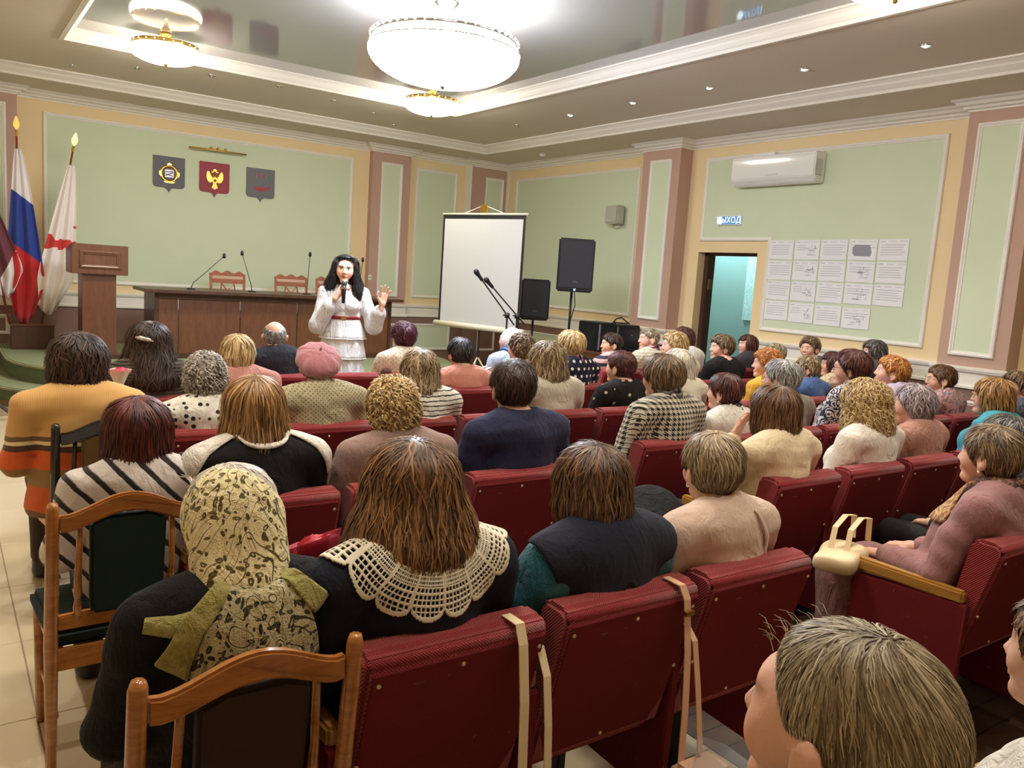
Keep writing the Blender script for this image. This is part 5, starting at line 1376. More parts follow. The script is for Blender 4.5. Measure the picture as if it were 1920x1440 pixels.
P_('blondcurl', 5.42, 5.12, 1.265, 'old woman with pale blonde curls in profile by the pilaster', H('curly', 'blond', t=.022, lump=.005, lf=90, curl=.006, len=.045, steps=7), F('cream_sweater_far', (220, 210, 190)), 'rosy', lod=2, look=1.15, face=True)
P_('brown_black', 6.06, 5.12, 1.25, 'brown-haired woman in a black top before the doorway', H('short', 'mouse', t=.024, len=.06, nape=.07, bulk=.012, w=1.08), F('black_top_door', (26, 24, 28)), 'rosy', f=1.15, lod=2, look=1.15, face=True, neck=.085)
P_('grey_sliver', 6.87, 5.12, 1.17, 'grey-blonde woman mostly hidden behind the orange curls', H('short', 'old', t=.018, nape=.05), F('pale_blue_jacket', (170, 178, 190)), 'rosy', lod=2)
P_('face_front', 7.42, 5.10, 1.25, 'brown-haired woman turning her face to the camera by the sheets', H('short', 'mouse', t=.022, len=.06, jit=.35, nape=.03), F('grey_print_top', (120, 112, 112), 'melange', (60, 56, 60), f=50), 'rosy', lod=2, hyaw=95, face=True)
P_('grey_wall', 7.80, 4.62, 1.265, 'grey-haired woman seated against the white chair rail', H('bob', 'darkgrey', t=.022, L=.10, len=.07, jit=.2), F('dark_grey_top', (86, 82, 84)), 'rosy', lod=2, look=.9)
# front row
P_('bald', 2.06, 5.95, 1.215, 'balding man with a grey fringe of hair in a dark suit', H('tonsure', 'silver', t=.004, len=.03, lift=.002, n=700, lw=.006), F('dark_suit', (40, 40, 48)), 'rosy', f=1.15, lod=1, look=.3, collar='shirt', pose='wide', sh=1.08)
P_('purple', 3.13, 5.95, 1.235, 'woman with cropped purple hair in a cream cable jumper', H('short', 'purple', t=.026, len=.045, jit=.5, lift=.009, nape=.05), F('cream_cable', (222, 210, 186), 'knit', (196, 180, 152), f=150, duty=.4), 'rosy', f=1.15, lod=1, look=.25, pose='wide')
P_('whitescarf', 4.20, 5.95, 1.205, 'woman in a white headscarf and light blue top', H('none', 'grey', t=.012), F('light_blue_top', (176, 194, 218)), 'fair', lod=2, look=.6)
P_('pinknavy', 5.42, 5.95, 1.175, 'woman with short dark hair in a pink and navy striped top', H('short', 'darkbrown', t=.016, len=.05, nape=.05), F('pink_navy_stripes', (222, 176, 168), 'stripe', (36, 34, 60), f=13, duty=.45), 'mid', f=1.05, lod=2, look=1.0, face=True)
P_('oldman', 5.93, 5.95, 1.23, 'old man with thin hair in a cream top and plum collar', H('short', 'old', t=.006, len=.03, nape=.0), F('cream_stripe_top', (224, 214, 190), 'stripe', (196, 184, 156), f=30), 'rosy', f=1.1, lod=2, look=.95, face=True, neck=.075)
P_('dark_white', 6.46, 5.98, 1.25, 'dark-haired woman in white half hidden by blonde curls', H('bob', 'burgundy', t=.018, L=.10), F('white_top_far', (232, 226, 216)), 'fair', lod=2, look=.9)
P_('dark_wall', 7.42, 5.90, 1.19, 'dark-haired woman against the rail right of the doorway', H('bob', 'burgundy', t=.014, L=.11, len=.08, jit=.08), F('dark_print_top', (60, 54, 58)), 'rosy', lod=2, look=.9)
# right block
P_('mauve', 3.27, 1.42, 1.215, 'woman in a mauve dress and patterned scarf holding a cream bag', H('short', 'mouse', t=.020, len=.08, steps=8, n=1600, lw=.005, jit=.12, sweep=(.2, -.3, 0), nape=.05), F('mauve_dress', (168, 122, 120), 'melange', (146, 100, 102), f=300, wr=.4), 'rosy', f=1.2, lod=0, face=True, look=1.35, pose='bag', lower='skirt', lowmat=m_mauve_sk)
P_('darkgrey', 4.15, 1.75, 1.155, 'woman with dark grey hair at the right edge behind the mauve dress', H('bob', 'darkgrey', t=.024, L=.10, len=.07, w=1.2, jit=.2), F('dark_blouse', (60, 60, 70)), 'fair', lod=1)
P_('bob_cream', 3.20, 2.36, 1.235, 'woman with a brown bob resting her chin on her hand, cream blouse', H('bob', 'brown', t=.018, L=.135, len=.11, steps=8, jit=.08, w=1.06, flare=.004), F('cream_blouse', (226, 206, 172), wr=.5), 'rosy', f=1.02, lod=0, look=1.35, face=True, pose='chin', hpitch=4)
P_('curlyblond', 3.98, 2.38, 1.24, 'woman with long frizzy blonde curls in a white jacket', H('bob', 'blond', t=.026, L=.165, flare=.018, w=1.14, lump=.006, lf=80, curl=.007, turns=1.8, len=.07, steps=9, jit=.35, lw=.006, n=1500), F('white_jacket_curls', (232, 224, 210), wr=.5), 'rosy', f=1.1, lod=1, look=1.05)
P_('lavender', 4.55, 2.42, 1.20, 'woman with lavender-grey hair in a fuzzy pink sweater', H('curly', 'lavender', t=.020, lump=.004, lf=60, len=.06, wave=.004, nape=.05), F('fuzzy_pink', (196, 146, 126), 'melange', (150, 100, 84), f=130), 'rosy', f=1.08, lod=1, look=.9)
P_('blondbob', 5.40, 2.38, 1.225, 'blonde woman in glasses and a teal blouse near the right edge', H('bob', 'auburn', t=.018, L=.115, fringe=.02, len=.09, w=1.05, jit=.1), F('teal_blouse', (54, 150, 168), wr=.6), 'rosy', lod=1, face=True, look=1.1, f=1.1, pose='wide')
P_('redface', 6.60, 2.75, 1.205, 'brown-haired woman in navy cut off by the right edge', H('short', 'mouse', t=.020, nape=.03), F('navy_print_edge', (36, 36, 56), 'melange', (120, 120, 140), f=60), 'rosy', lod=2, face=True, hyaw=75)
P_('hound', 3.29, 3.18, 1.285, 'woman with feathered brown hair in a houndstooth jacket', H('short', 'mouse', t=.024, len=.08, steps=8, jit=.14, nape=.07, bulk=.010, w=1.05, n=1200), F('houndstooth', (210, 202, 184), 'hound', (30, 28, 28), f=36, wr=.3), 'rosy', f=1.22, lod=1, face=True, look=1.05, pose='wide', collar='shirt')
P_('burg_white', 3.83, 3.18, 1.17, 'woman with dark burgundy hair, pearl earring and white jacket', H('short', 'burgundy', t=.018, len=.08, jit=.06, nape=.07, w=1.05), F('white_jacket', (228, 222, 212)), 'rosy', f=1.05, lod=1, face=True, look=1.3, collar='shirt')
P_('grey_glasses', 4.40, 3.22, 1.245, 'silver-haired woman in dark glasses and an olive grey top', H('short', 'silver', t=.022, len=.07, jit=.14, nape=.06, bulk=.008), F('olive_grey_top', (140, 128, 112)), 'rosy', f=1.05, lod=1, face=True, look=1.15)
P_('navy_white', 5.14, 3.20, 1.315, 'dark-haired woman in glasses and a navy and white scroll blouse', H('short', 'burgundy', t=.026, len=.07, jit=.12, nape=.05, bulk=.012, w=1.12), F('navy_scroll', (222, 214, 206), 'swirl', (30, 28, 58), f=9, duty=.58), 'rosy', f=1.2, lod=1, face=True, look=1.15, pose='wide')
P_('redblond', 5.75, 3.25, 1.265, 'woman with reddish-blonde cropped hair in a lavender top', H('short', 'orange', t=.022, len=.05, jit=.35, nape=.05), F('lavender_top', (200, 180, 208)), 'rosy', lod=1, face=True, look=1.05, hpitch=8, collar='shirt')
P_('pinkscarf', 6.42, 3.22, 1.195, 'brown-haired woman in glasses and a pink grey patterned shawl', H('short', 'brown', t=.018, len=.05, nape=.05), F('pink_grey_shawl', (206, 152, 150), 'swirl', (120, 112, 114), f=6, duty=.45), 'rosy', f=1.1, lod=1, face=True, look=1.05, collar='shirt')

# ------------------------------------------------------------------ extras worn by the audience
ring_ax = lambda e, h: axis(-e, e, h)
m_vine = F('cream_vine_cotton', (238, 224, 174), 'vine', (92, 78, 34), (96, 84, 104), f=62, wr=.7)
def scarf1(p):
    d = ell(p, (0, -.034, .022), (.116, .122, .118))
    d = smin(d, ell(p, (0, -.090, -.085), (.108, .062, .10)), .06)
    d = smin(d, rc(p, (-.03, -.105, -.14), (-.04, -.085, -.235), .060, .045), .05)
    d = smin(d, rc(p, (.03, -.105, -.14), (.04, -.085, -.235), .060, .045), .05)
    d = d-wave3((p[0]*F32(1.8), p[1], p[2]*F32(.45)), 46, 3, 1.0)*(.003+.009*np.clip(-(p[2]+.02)/.15, 0, 1))
    return smax(d, -plane((p[0], p[1]*F32(.93)+p[0]*F32(.42), p[2]), .036, .03, -1, .45), .012) if False else smax(smax(d, -plane(p, .045, .03, -1, .45), .012), p[0]*F32(.62)+p[2]*F32(.78)-p[1]*F32(-.35)-F32(.074), .014)
head_net('headscarf', 'headscarf', axis(-.17, .17, .006), axis(-.21, .10, .006), axis(-.31, .17, .006), scarf1, m_vine)
m_olive = F('olive_scarf_edge', (150, 142, 74), 'melange', (176, 166, 100), f=60)
drape('headscarf', 'scarf_tail', np.linspace(-.75, .75, 40), 16, .019, .022, F('cream_vine_tail', (206, 194, 150), 'vine', (56, 48, 30), (70, 62, 78), f=64, wr=.9), r0=.05, th=.004, dsf=lambda a: .019*(1-.25*abs(a)))
drape('headscarf', 'scarf_border', np.linspace(-1.05, -.72, 10), 14, .018, .026, m_olive, r0=.055, th=.006)
drape('headscarf', 'scarf_border', np.linspace(.72, 1.05, 10), 10, .014, .026, m_olive, r0=.055, th=.006)
o_ = PEOPLE['headscarf']['o']
MB().tube([(-.03, -.08, .985), (-.10, -.095, .985), (-.17, -.09, .975), (-.225, -.08, .985)], [.022, .026, .024, .016], 10).obj('scarf_knot', m_olive, o_, smooth=True)
r_ = np.random.default_rng(5); b = MB()
for i in range(70):
    a = r_.uniform(-1.1, 1.1); q = np.array([math.sin(a)*.085, .045+.03*math.cos(a), .10]); t = q+np.array([r_.normal(0, .012)+.02*math.sin(a), r_.normal(.0, .02), .010+.016*r_.random()])
    m_ = (q+t)/2+np.array([0, .006, .008]); b.tube([tuple(q), tuple(m_), tuple(t)], [.0009, .0007, .0004], 3, caps=False)
head_part('headscarf', 'hair_wisps', b, plain('white_hair_wisps', (236, 228, 206), .4), smooth=True)['kind'] = 'stuff'
b = MB()
for i in range(22):
    q = np.array([r_.normal(.0, .030), .064+r_.normal(0, .006), .088+r_.normal(0, .005)]); t = q+np.array([r_.normal(0, .010), .010+.014*r_.random(), .003+.009*r_.random()])
    b.tube([tuple(q), tuple((q+t)/2+np.array([0, 0, .004])), tuple(t)], [.0005, .0004, .0002], 3, caps=False)
head_part('near_man', 'hair_tuft', b, plain('grey_hair_tuft', (196, 184, 160), .4), smooth=True)['kind'] = 'stuff'

# crochet lace collar
m_crochet = plain('cream_crochet_cotton', (236, 226, 204), .85, .06, 60, bump=.5, bscale=500)
def lace_keep(n, steps):
    def k(a, i):
        v = i/(steps-1); ph = (a/(.46)) % 1.0; e = abs(ph-.5)*2        # one fan per .46 rad
        edge = .80+.19*math.sqrt(max(0, 1-e*e))
        if v > edge: return False
        if v < .22 or v > edge-.07 or e > .90: return True
        if v < .5: return not ((int(v*52) % 3 != 0) and (int(a*95) % 3 != 0))
        return (int(v*36) % 3 == 0) or (int(ph*30) % 4 == 0)
    return k
drape('ginger', 'lace_collar', np.linspace(-2.05, 2.05, 440), 54, .0031, .007, m_crochet, lace_keep(420, 54), r0=.072, th=.005)
# sailor collar
drape('bob_navy', 'sailor_collar', np.linspace(-1.6, 1.6, 46), 18, .0155, .012, F('navy_collar_cloth', (32, 34, 48), wr=.3), r0=.052, zn=1.06, th=.008, dsf=lambda a: .0155*(.75+.28*abs(math.sin(2*a))))
drape('undercut', 'bag_strap', np.linspace(.55, .68, 4), 24, .014, .006, F('pink_strap_leather', (206, 172, 158), rough=.5, wr=.1), r0=.085, th=.004)
# beret
m_ber = F('dusty_pink_felt', (184, 118, 128), wr=.6, sheen=.4)
def beret(p):
    q = (p[0], p[1]*F32(.80)+p[2]*F32(.60), p[2]*F32(.80)-p[1]*F32(.60))
    d = ell(q, (0, -.012, .058), (.122, .122, .066))
    d = smin(d, ell(q, (0, -.012, .030), (.095, .108, .045)), .03)
    a = np.arctan2(q[0], q[1]+F32(.0)); r = np.sqrt(q[0]**2+q[1]**2)
    d = d+np.cos(a*F32(9))*F32(.0035)*np.clip((r-.05)/.06, 0, 1)
    return smax(d, -(q[2]-F32(.010)), .012)
head_net('beret', 'beret', axis(-.16, .16, .008), axis(-.20, .17, .008), axis(-.14, .20, .008), beret, m_ber)
head_part('beret', 'beret_stalk', MB().tube([(0, -.074, .094), (0, -.088, .110)], [.007, .005], 8), m_ber)
# headbands
b = MB(); b.tube([(.094*math.cos(a), -.014+.003*math.sin(a), .028+.098*math.sin(a)+.006) for a in np.linspace(.0, PI, 19)], .0042, 6)
head_part('band_long', 'headband', b, plain('brown_headband', (96, 60, 44), .4))
m_mb = F('mauve_headband_cloth', (176, 146, 138), 'knit', (160, 130, 124), f=500, duty=.2)
head_net('curlyband', 'headband', axis(-.13, .13, .007), axis(-.15, .13, .007), axis(-.13, .06, .007), lambda p: smax(smax(ell(p, (0, -.016, .0), (.092, .114, .15)), np.abs(p[2]+F32(.035)-p[1]*F32(.35))-F32(.030), .01), -ell(p, (0, -.016, 0), (.072, .094, .13)), .004), m_mb)
head_part('curlyband', 'hair_scrunchie', MB().lathe([(0, .022), (.018, .018), (.026, 0), (.018, -.012), (0, -.014)], (-.02, .03, .150), 12), F('plum_scrunchie', (120, 76, 78), 'melange', (80, 40, 50), f=200))
# silver clip
b = MB(); b.tube([(-.048, -.142, .052), (-.02, -.152, .050), (.02, -.152, .042), (.048, -.142, .032)], [.006, .014, .014, .006], 8)
head_part('clip', 'hair_clip', b, plain('silver_clip', (206, 200, 186), .25, .2, 90, .7))
# white headscarf
def scarf2(p):
    d = ell(p, (0, -.03, .02), (.102, .112, .108)); d = smin(d, rc(p, (0, -.06, -.03), (0, -.085, -.13), .075, .03), .05)
    return smax(d-wave3(p, 45, 8, .003), -plane(p, .05, .03, -1, .4), .012)
head_net('whitescarf', 'headscarf', axis(-.14, .14, .009), axis(-.18, .10, .009), axis(-.18, .16, .009), scarf2, F('white_sprig_cotton', (236, 230, 226), 'dots', (90, 84, 92), f=22, duty=.13))
drape('whitescarf', 'blue_collar', np.linspace(-2.2, 2.2, 30), 4, .012, .010, F('blue_collar_cloth', (70, 124, 196)), th=.006, zn=1.035)
# scarves and collars
def neck_roll(key, mat, r=.030, R0=.080, z0=1.015, name='scarf', lumps=7):
    b = MB(); n = 28
    for k, (dz, rr_) in enumerate(((0, R0), (.026, R0-.010))):
        pts = [((rr_+.006*math.sin(lumps*a+k))*math.sin(a), -.006-(rr_+.006*math.sin(lumps*a+k))*math.cos(a)*.95, z0+dz+.010*math.sin(3*a+k)-.012*math.cos(a)*-1) for a in np.linspace(0, 2*PI, n)]
        b.tube(pts, [r*(.8+.2*math.sin(5*a+k)) for a in np.linspace(0, 2*PI, n)], 8, caps=False)
    return b.obj(name, mat, PEOPLE[key]['o'], smooth=True)
neck_roll('mauve', F('brown_patterned_scarf', (150, 98, 72), 'swirl', (60, 48, 52), f=7, duty=.5, wr=.9), .028, .084, 1.02)
drape('mauve', 'scarf_end', np.linspace(-2.6, -2.1, 8), 14, .016, .012, F('scarf_end_cloth', (150, 98, 72), 'swirl', (206, 168, 110), f=7), r0=.085, th=.010)
neck_roll('bluedot', F('violet_lime_scarf', (140, 60, 130), 'floral', (170, 176, 90), (220, 200, 210), f=18, duty=.5), .024, .082, 1.015)
neck_roll('oldman', F('plum_collar_cloth', (110, 36, 70)), .016, .072, 1.03, 'collar')
neck_roll('burg_white', F('navy_dot_scarf', (30, 30, 44), 'dotgrid', (220, 214, 204), f=60, duty=.2), .014, .075, 1.03)
neck_roll('poly', F('polka_collar', (232, 226, 214), 'dots', (26, 22, 24), f=26, duty=.30), .010, .070, 1.035, 'collar')
neck_roll('hound', F('grey_knit_collar', (110, 104, 100)), .013, .076, 1.045, 'collar')
for k_ in ('tan',):   # bands knitted round the sweater: real colour rings on body and sleeves
    t = NT('tan_sweater_banded'); z = t.sep()[2]; big = t.noise(9, 3)
    zz = t.math('ADD', z, t.math('MULTIPLY', t.math('SUBTRACT', big, .5), .02))
    col = t.ramp(t.math('MULTIPLY', t.math('SUBTRACT', zz, .4), 1.6), [(0, lin((116, 84, 60))), (.10, lin((206, 96, 44))), (.28, lin((206, 96, 44))), (.30, lin((150, 116, 70))), (.42, lin((150, 116, 70))), (.44, lin((214, 98, 44))), (.56, lin((214, 98, 44))), (.575, lin((84, 62, 50))), (.62, lin((236, 214, 160))), (.645, lin((112, 90, 62))), (.68, lin((206, 160, 98))), (1, lin((206, 160, 98)))])
    cr = t.t.nodes[-1]
    for nd in t.t.nodes:
        if nd.type == 'VALTORGB': nd.color_ramp.interpolation = 'CONSTANT'
    t.bump(t.math('SINE', t.math('MULTIPLY', t.sep()[0], 700.0)), .15, .002)
    PEOPLE[k_]['top'].data.materials[0] = t.out(col, .9, 0, .2, Sheen_Weight=.2)
# white shoulder insets on the black jersey, gold panel on the striped jacket
m_wh = F('white_inset_jersey', (230, 222, 210))
for sgn in (-1, 1):
    drape('band_long', 'shoulder_stripe', np.linspace(sgn*1.28, sgn*1.52, 5), 22, .012, .004, m_wh, r0=.085, th=.005)
drape('band_long', 'neck_band', np.linspace(-2.0, 2.0, 40), 3, .010, .005, m_wh, r0=.068, th=.005)
m_gd = F('gold_black_sleeve', (198, 150, 70), 'vstripe', (30, 24, 22), f=16, duty=.45)
drape('redhair', 'gold_sleeve_panel', np.linspace(1.25, 1.75, 12), 16, .015, .006, m_gd, r0=.11, th=.004)
# small accessories
for k_, s_ in (('undercut', -1), ('mauve', -1), ('burg_white', -1), ('curlyband', -1), ('pinkscarf', -1)): earring(k_, s_)
earring('bob_cream', 1)
m_spec = plain('dark_spectacles', (40, 26, 30), .3); m_wire = plain('gold_wire', (190, 160, 110), .3, metal=.7)
for k_, m_ in (('grey_glasses', m_spec), ('navy_white', m_spec), ('blondbob', m_wire), ('pinkscarf', m_wire), ('hound', m_spec)): glasses(k_, m_)
b = MB(); b.tube([(.074*math.sin(a), -.010-.076*math.cos(a), 1.035-.01*math.cos(a)) for a in np.linspace(-2.2, 2.2, 24)], .0035, 6)
b.obj('necklace', m_chrome, PEOPLE['navy']['o'], smooth=True)

# ================================================================== THE SINGER
def build_singer():
    yw = math.atan2(-(0-SING[0])*1.0, -SING[1]*1.0)
    o = empty('person', (SING[0], SING[1], 0), math.radians(157), 'singer in a white tiered dress holding a microphone', 'person')
    hs = 1.06; c = np.array([0, .03, 1.612]); R = rotm(math.radians(-4), math.radians(2), math.radians(-3))
    hfn = lambda p: head_sdf(tuple(q/F32(hs) for q in to_local(p, c, R)))*F32(hs)
    nb = c+R@np.array([0, -.026, -.055])
    AR = [np.array(q) for q in ((.160, -.010, 1.405), (.225, .095, 1.115), (.062, .205, 1.405))]
    AL = [np.array(q) for q in ((-.160, -.010, 1.405), (-.275, .05, 1.125), (-.335, .17, 1.335))]
    def torso(p, i=0.0):
        d = rc(p, (0, 0, .98), (0, 0, 1.17), .165+i, .128+i, .74)
        d = smin(d, rc(p, (0, 0, 1.17), (0, -.005, 1.32), .128+i, .138+i, .74), .04)
        d = smin(d, rc(p, (-.115, -.01, 1.405), (.115, -.01, 1.405), .052+i, .052+i), .05)
        q = (np.abs(p[0]), p[1], p[2])
        d = smin(d, rc(q, (0, -.008, 1.455), (.11, -.012, 1.415), .046+i, .048+i), .03)
        return smin(d, ell(q, (.070, .085, 1.30), (.070, .060, .065)), .035)
    def body(p):
        d = torso(p, -.008)
        for A in (AR, AL): d = smin(d, smin(rc(p, A[0], A[1], .047, .038), rc(p, A[1], A[2], .037, .024), .02), .02)
        q = (np.abs(p[0]), p[1], p[2])
        d = smin(d, rc(q, (.08, 0, .95), (.09, .01, .52), .085, .055), .03); d = smin(d, rc(q, (.09, .01, .52), (.085, -.02, .12), .053, .034), .02)
        d = smin(d, rc(q, (.085, -.02, .10), (.09, .12, .045), .034, .026), .02)
        d = smin(d, rc(p, (0, -.008, 1.42), nb, .052, .046), .03)
        return smin(d, hfn(p), .012)
    V, Q = snet(axis(-.40, .30, .02, c[0]-.10, c[0]+.10, .0042), axis(-.16, .26, .02, c[1]-.12, c[1]+.135, .0048), axis(-.0, 1.76, .022, c[2]-.15, c[2]+.2, .0042), body)
    L = ((V-c)@R)/hs; sk = np.array(lin((238, 192, 166)))
    cols = head_cols(L, sk, lin((150, 26, 36)), np.array((.02, .014, .012)), (.03, .02, .02)); cols[V[:, 2] < c[2]-.16] = sk
    x_, y_, z_ = np.abs(L[:, 0]), L[:, 1], L[:, 2]
    lash = ((((x_-.031)/.017)**2+((z_-.0205)/.0042)**2) < 1) & (y_ > .055); cols[lash] = (.02, .012, .012)
    Vs, Qs, Cs = [V], [Q], [cols]; off = len(V)
    grip = hand_mesh((1.05, 1.0, 1.0, .95), 1.0, .02, .0042); openh = hand_mesh((.10, .12, .16, .20), .05, .16, .0042)
    for (hm_, w_, dr, bk, mir) in ((grip, AR[2]+np.array([-.012, .0, .0]), (-.55, -.12, .80), (.35, .80, .30), False), (openh, AL[2], (-.16, .10, 1.0), (.25, -.95, .10), True)):
        hv, hq = place_hand(hm_, w_, dr, bk, mir); Vs.append(hv); Qs.append(hq+off); off += len(hv); Cs.append(np.tile(sk*.96, (len(hv), 1)))
    link('body', npmesh('body', np.concatenate(Vs), np.concatenate(Qs), m_skin, cols=np.concatenate(Cs)), o)
    m_lace = F('white_brocade', (238, 236, 234), 'melange', (214, 212, 212), f=70, wr=.8, rough=.6)
    def blouse(p):
        d = smax(torso(p, .016), -p[2]+1.185, .006)
        for A, s_ in ((AR, 1), (AL, -1)):
            up = rc(p, A[0]+np.array([s_*.012, 0, .012]), (A[0]+A[1])/2, .060, .058); lo = rc(p, (A[0]+A[1])/2, A[1], .058, .072)
            e = A[1]+(A[2]-A[1])*.62; fo = rc(p, A[1], e, .074, .062); cu = rc(p, e, A[1]+(A[2]-A[1])*.80, .054, .028)
            d = smin(d, smin(smin(smin(up, lo, .03), fo, .03), cu, .03), .022)
        d = smin(d, rc(p, (0, -.010, 1.43), (0, -.006, 1.487), .062, .054), .015)
        d = d-wave3(p, 34, 11, .006)-wave3(p, 85, 12, .0022)
        return smax(d, -rc(p, (0, .0, 1.44), nb+np.array([0, .0, .10]), .046, .060), .006)
    BV, BQ = snet(axis(-.46, .36, .0085), axis(-.20, .34, .0085), axis(.98, 1.53, .0085), blouse)
    link('blouse', npmesh('blouse', BV, BQ, m_lace), o)
    zt = [1.19, 1.018, .838, .632, .425, .23, .05]; rb = [.205, .210, .208, .212, .220, .235]; rtp = [.140, .178, .182, .184, .19, .20]
    for i in range(6):
        h0, h1 = zt[i]+(.0 if i == 0 else .012), zt[i+1]-.012
        pr = [(rtp[i]+(rb[i]-rtp[i])*(q**.75), h0+(h1-h0)*q) for q in np.linspace(0, 1, 9)]
        rr2 = random.Random(i); ph = rr2.random()*6
        wob = lambda a, j, ph=ph: (j/8)**1.3*(.035*math.sin(11*a+ph)+.022*math.sin(17*a+2*ph)+.012*math.sin(31*a))
        sk_ = MB().lathe(pr, n=96, sx=1, sy=.78, wob=wob).obj('skirt_tier', m_lace, o, smooth=True)
        sm = sk_.modifiers.new('thick', 'SOLIDIFY'); sm.thickness = .004
        ed = [( rb[i]*(1+wob(a, 8)), a) for a in np.linspace(0, 2*PI, 97)]
        MB().tube([(q*math.cos(a), q*math.sin(a)*.78, h1) for q, a in ed], .004, 5, caps=False).obj('lace_edge', plain('lace_edging', (244, 242, 240), .7), sk_)
    MB().lathe([(.143, -.014), (.152, -.012), (.152, .012), (.143, .014)], (0, 0, 1.195), 48, sy=.80).obj('belt', plain('red_beaded_belt', (150, 30, 44), .4, .3, 200), o, smooth=True)
    MB().box(-.022, .022, .118, .126, 1.180, 1.210).obj('belt_buckle', m_gold, o, bevel=.003)
    for k in range(5): MB().lathe([(0, .004), (.006, .002), (.006, 0)], n=8).xf(Matrix.Translation((0, .152-.004*abs(k-1.5), 1.235+.045*k)) @ Matrix.Rotation(-PI/2, 4, 'X')).obj('button', m_pearl, o, smooth=True)
    st = H('bob', 'black', t=.018, L=.245, flare=.055, w=1.06, open=.074, fy=-.008, fcut=.058, back=.015, len=.13, steps=10, jit=.10, wave=.012, wf=8, crown=(.012, .03, .128), fringe=-.034)
    hf = hair_sdf(st); HV, HQ = snet(axis(-.22, .22, .006), axis(-.24, .14, .006), axis(-.33, .17, .006), hf)
    LV, LQ, LS = make_locks(hf, HV, st, 1300, .007, 4)
    AV = (np.concatenate([HV, LV])*hs)@R.T+c
    link('hair', npmesh('hair', AV, np.concatenate([HQ, LQ+len(HV)]), hm('black'), attrs={'shade': np.concatenate([np.full(len(HV), .25), LS])}), o)
    for s_ in (-1, 1): link('shoe', MB().tube([(s_*.085, -.05, .05), (s_*.09, .06, .04), (s_*.09, .14, .03)], [.04, .042, .028], 8).mesh('shoe', plain('white_shoe', (226, 222, 216), .4), smooth=True), o)
    # microphone held in the right hand
    M_ = o.matrix_basis
    mic = empty('handheld_microphone', (0, 0, 0), 0, 'black handheld microphone in the singer\'s hand', 'microphone')
    bpy.context.view_layer.update()
    mic.location = o.matrix_world @ Vector((.008, .222, 1.350)); mic.rotation_euler = (0, 0, math.radians(157))
    MB().tube([(0, .02, -.02), (0, .006, .10), (0, 0, .13)], [.015, .020, .022], 12).obj('handle', m_black, mic, smooth=True)
    MB().lathe([(0, .036), (.018, .030), (.026, .014), (.026, 0), (.021, -.012)], (0, -.004, .145), 14).obj('grille_head', plain('mic_grille', (90, 90, 94), .4, .2, 300, .6), mic, smooth=True)
    MB().lathe([(.0212, -.006), (.0225, 0), (.0212, .006)], (0, .004, .11), 14).obj('ring', m_chrome, mic, smooth=True)
build_singer()

# ================================================================== BAGS, FLOWERS AND COATS
m_cream_l = plain('cream_leather', (226, 204, 164), .45, .04, 30)
m_tan_l = plain('beige_leather', (214, 172, 138), .45, .05, 30)
bg = empty('shoulder_bag', (1.145, 1.42, 0), 0, 'cream shoulder bag strap looped over the nearest red seat corner', 'bag')
MB().ribbon([(-.04, .11, .80), (-.04, .085, .847), (-.038, .03, .845), (-.037, .012, .80), (-.034, -.004, .66), (-.032, -.012, .48), (-.02, -.02, .30)], (1, 0, 0), .026, .003).obj('strap', m_cream_l, bg)
MB().ribbon([(.045, .10, .78), (.045, .05, .76), (.045, .016, .70), (.044, -.004, .58), (.044, -.016, .44), (.02, -.02, .30)], (1, 0, 0), .022, .003).obj('strap', m_cream_l, bg)
MB().box(-.13, .13, -.10, -.01, .04, .29).obj('bag_body', m_cream_l, bg, bevel=.02)
bg = empty('handbag', (1.68, 1.42, 0), 0, 'beige handbag hanging from the middle near seat by a long strap', 'bag')
MB().ribbon([(-.025, .12, .80), (-.025, .09, .848), (-.022, .03, .845), (-.018, .012, .81), (-.016, -.006, .66), (-.020, -.020, .50), (-.028, -.03, .33)], (1, 0, 0), .024, .003).obj('strap', m_tan_l, bg)
MB().ribbon([(.028, .05, .72), (.03, .012, .68), (.036, -.010, .55), (.040, -.03, .41), (.038, -.04, .37)], (1, 0, 0), .020, .003).obj('strap', m_tan_l, bg)
for zz_, xx_ in ((.775, -.017), (.60, -.018)): MB().box(xx_-.016, xx_+.016, -.004, .012 if zz_ > .7 else .004, zz_-.006, zz_+.006).obj('strap_buckle', m_gold, bg)
b = MB(); b.prism([(-.11, .06), (.13, .06), (.10, .36), (-.06, .36)], -.13, -.01, 'xz'); b.obj('bag_body', m_tan_l, bg, bevel=.02)
for k in range(5): MB().tube([(-.05+.028*k, -.135, .34), (-.055+.034*k, -.142, .24), (-.06+.036*k, -.138, .10)], .007, 6).obj('pleat', m_tan_l, bg)
t_ = NT('clear_cellophane'); t_.bump(t_.noise(20, 3), .5, .02)
m_cell = t_.out(lin((210, 216, 222)), .12, 0, .6, Alpha=.28)
b = MB(); b.lathe([(.012, 0), (.05, .10), (.10, .22), (.13, .30)], n=18, wob=lambda a, i: .1*math.sin(5*a+i))
bq = empty('wrapped_bouquet', (1.50, 1.22, .20), 0, 'cellophane wrapped bouquet standing in front of the bottom man', 'bouquet')
b.obj('cellophane', m_cell, bq, smooth=True); bq.rotation_euler = (.15, .5, 0)
for k in range(3): MB().lathe([(0, .03), (.022, .022), (.03, 0), (.014, -.02), (0, -.024)], (-.03+.035*k, .02*(k-1), .22), 10).obj('bud', plain('bouquet_pink', (196, 60, 90), .6), bq, smooth=True)
MB().prism([(-.02, .0), (.02, .0), (.07, .27), (-.01, .27)], .03, .04, 'xz').obj('orange_paper', plain('orange_paper_sheet', (226, 140, 62), .7), bq)
MB().tube([(0, 0, -.02), (0, 0, .18)], .010, 6).obj('stems', plain('stem_green', (70, 100, 60), .7), bq)

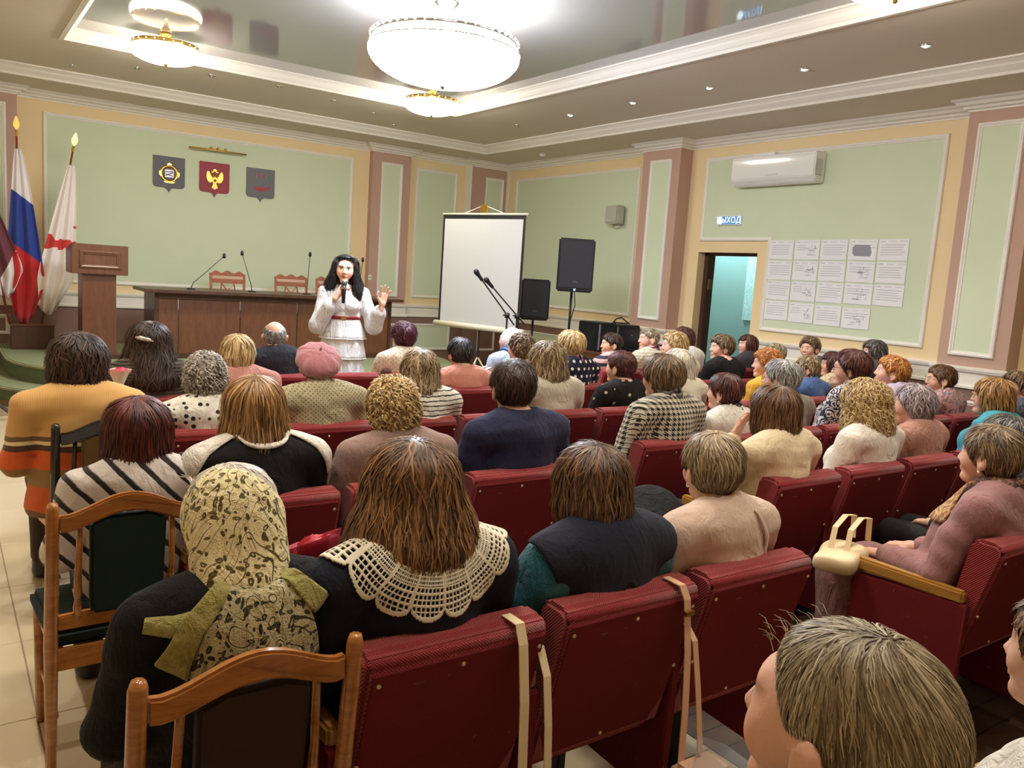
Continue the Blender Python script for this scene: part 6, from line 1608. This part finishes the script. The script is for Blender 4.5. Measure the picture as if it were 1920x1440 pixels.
def flowers(x, y, z, rz, label, r=.055, col=(190, 22, 44), wrap=(190, 60, 84)):
    o = empty('bouquet', (x, y, z), rz, label, 'bouquet')
    m1 = plain('petals_'+label[:6].replace(' ', '_'), col, .6, .15, 40); k = 0
    for dx, dy, dz in ((0, 0, .0), (.06, .02, -.01), (-.05, .03, -.015), (.02, .06, .005)):
        for rr_, hh in ((r, 0), (r*.7, r*.22), (r*.42, r*.42)):
            MB().lathe([(rr_*.3, -rr_*.55), (rr_*.9, -rr_*.15), (rr_, rr_*.25), (rr_*.8, rr_*.4)], (dx, dy, dz+hh), 14, wob=lambda a, i: .10*math.sin(5*a+i)).obj('petal_whorl', m1, o, smooth=True)
    t = NT('wrap_'+label[:6].replace(' ', '_')); 
    MB().lathe([(.01, -.26), (.04, -.12), (.075, -.03), (.10, .02)], n=20, wob=lambda a, i: .14*math.sin(4*a+1)*i/3).obj('wrapping', t.out(lin(wrap), .35, 0, .5, Alpha=.75), o, smooth=True)
    MB().tube([(0, 0, -.34), (0, 0, -.1)], .009, 6).obj('stems', plain('stems_'+label[:6].replace(' ', '_'), (66, 96, 54), .7), o)
    return o
q_ = flowers(.750, 1.86, .955, 0, 'crimson flowers in red wrapping left of the lace collar', .042); q_.rotation_euler = (-.35, -.25, 0); q_.scale = (.8, .8, .8)
flowers(.78, 4.62, 1.03, 0, 'small pink flowers between the two dark-haired women', .045, (224, 60, 90), (226, 214, 196)).scale = (.55, .55, .55)

cbg = empty('cream_handbag', (2.99, 1.80, .565), .35, 'cream leather bag on the lap of the woman in mauve', 'bag')
V_, Q_ = snet(axis(-.20, .20, .009), axis(-.15, .15, .009), axis(-.03, .16, .009), lambda p: smax(smax(np.abs(p[0]+p[2]*F32(.3))-F32(.15), np.abs(p[1])-F32(.085), .05), np.abs(p[2]-F32(.048))-F32(.042), .04)-wave3(p, 34, 9, .008))
link('bag_body', npmesh('bag_body', V_, Q_, m_cream_l), cbg)
for dy in (-.03, .03): MB().ribbon([(-.06, dy, .09), (-.02, dy, .17), (.05, dy-.02, .21), (.12, dy-.04, .20), (.14, dy-.04, .10)], (0, 1, 0), .022, .004).obj('handle', m_cream_l, cbg)
def lump(name, fn, ext, h, mat, label, cat, loc=(0, 0, 0)):
    V, Q = snet(axis(-ext[0], ext[0], h), axis(-ext[1], ext[1], h), axis(-ext[2], ext[2], h), fn); o = link(name, npmesh(name, V, Q, mat), None, loc); return tag(o, label, cat)
lump('folded_coat', lambda p: smin(ell(p, (0, 0, 0), (.20, .17, .13)), ell(p, (.07, .05, .07), (.13, .12, .10)), .06)-wave3(p, 24, 6, .008), (.27, .24, .24), .016, F('black_coat_cloth', (22, 20, 22), wr=.8), 'folded black coat beside the woman in beige', 'coat', (2.36, 2.30, .66))
tb_ = empty('white_tote_bag', (3.46, 5.16, .44), 0, 'white tote bag with raised handles beside the salmon top', 'bag')
MB().box(-.14, .14, -.06, .06, 0, .30).obj('bag_body', plain('white_canvas', (228, 222, 212), .8, .04, 40), tb_, bevel=.02)
for dy, k in ((-.03, 0), (.03, 1)):
    MB().ribbon([(-.09, dy, .28), (-.085, dy, .42), (-.05-.03*k, dy, .50), (0, dy, .52), (.05, dy, .49), (.08, dy, .40), (.09, dy, .28)], (0, 1, 0), .024, .004).obj('handle', plain('white_webbing_%d' % k, (232, 228, 220), .7), tb_)
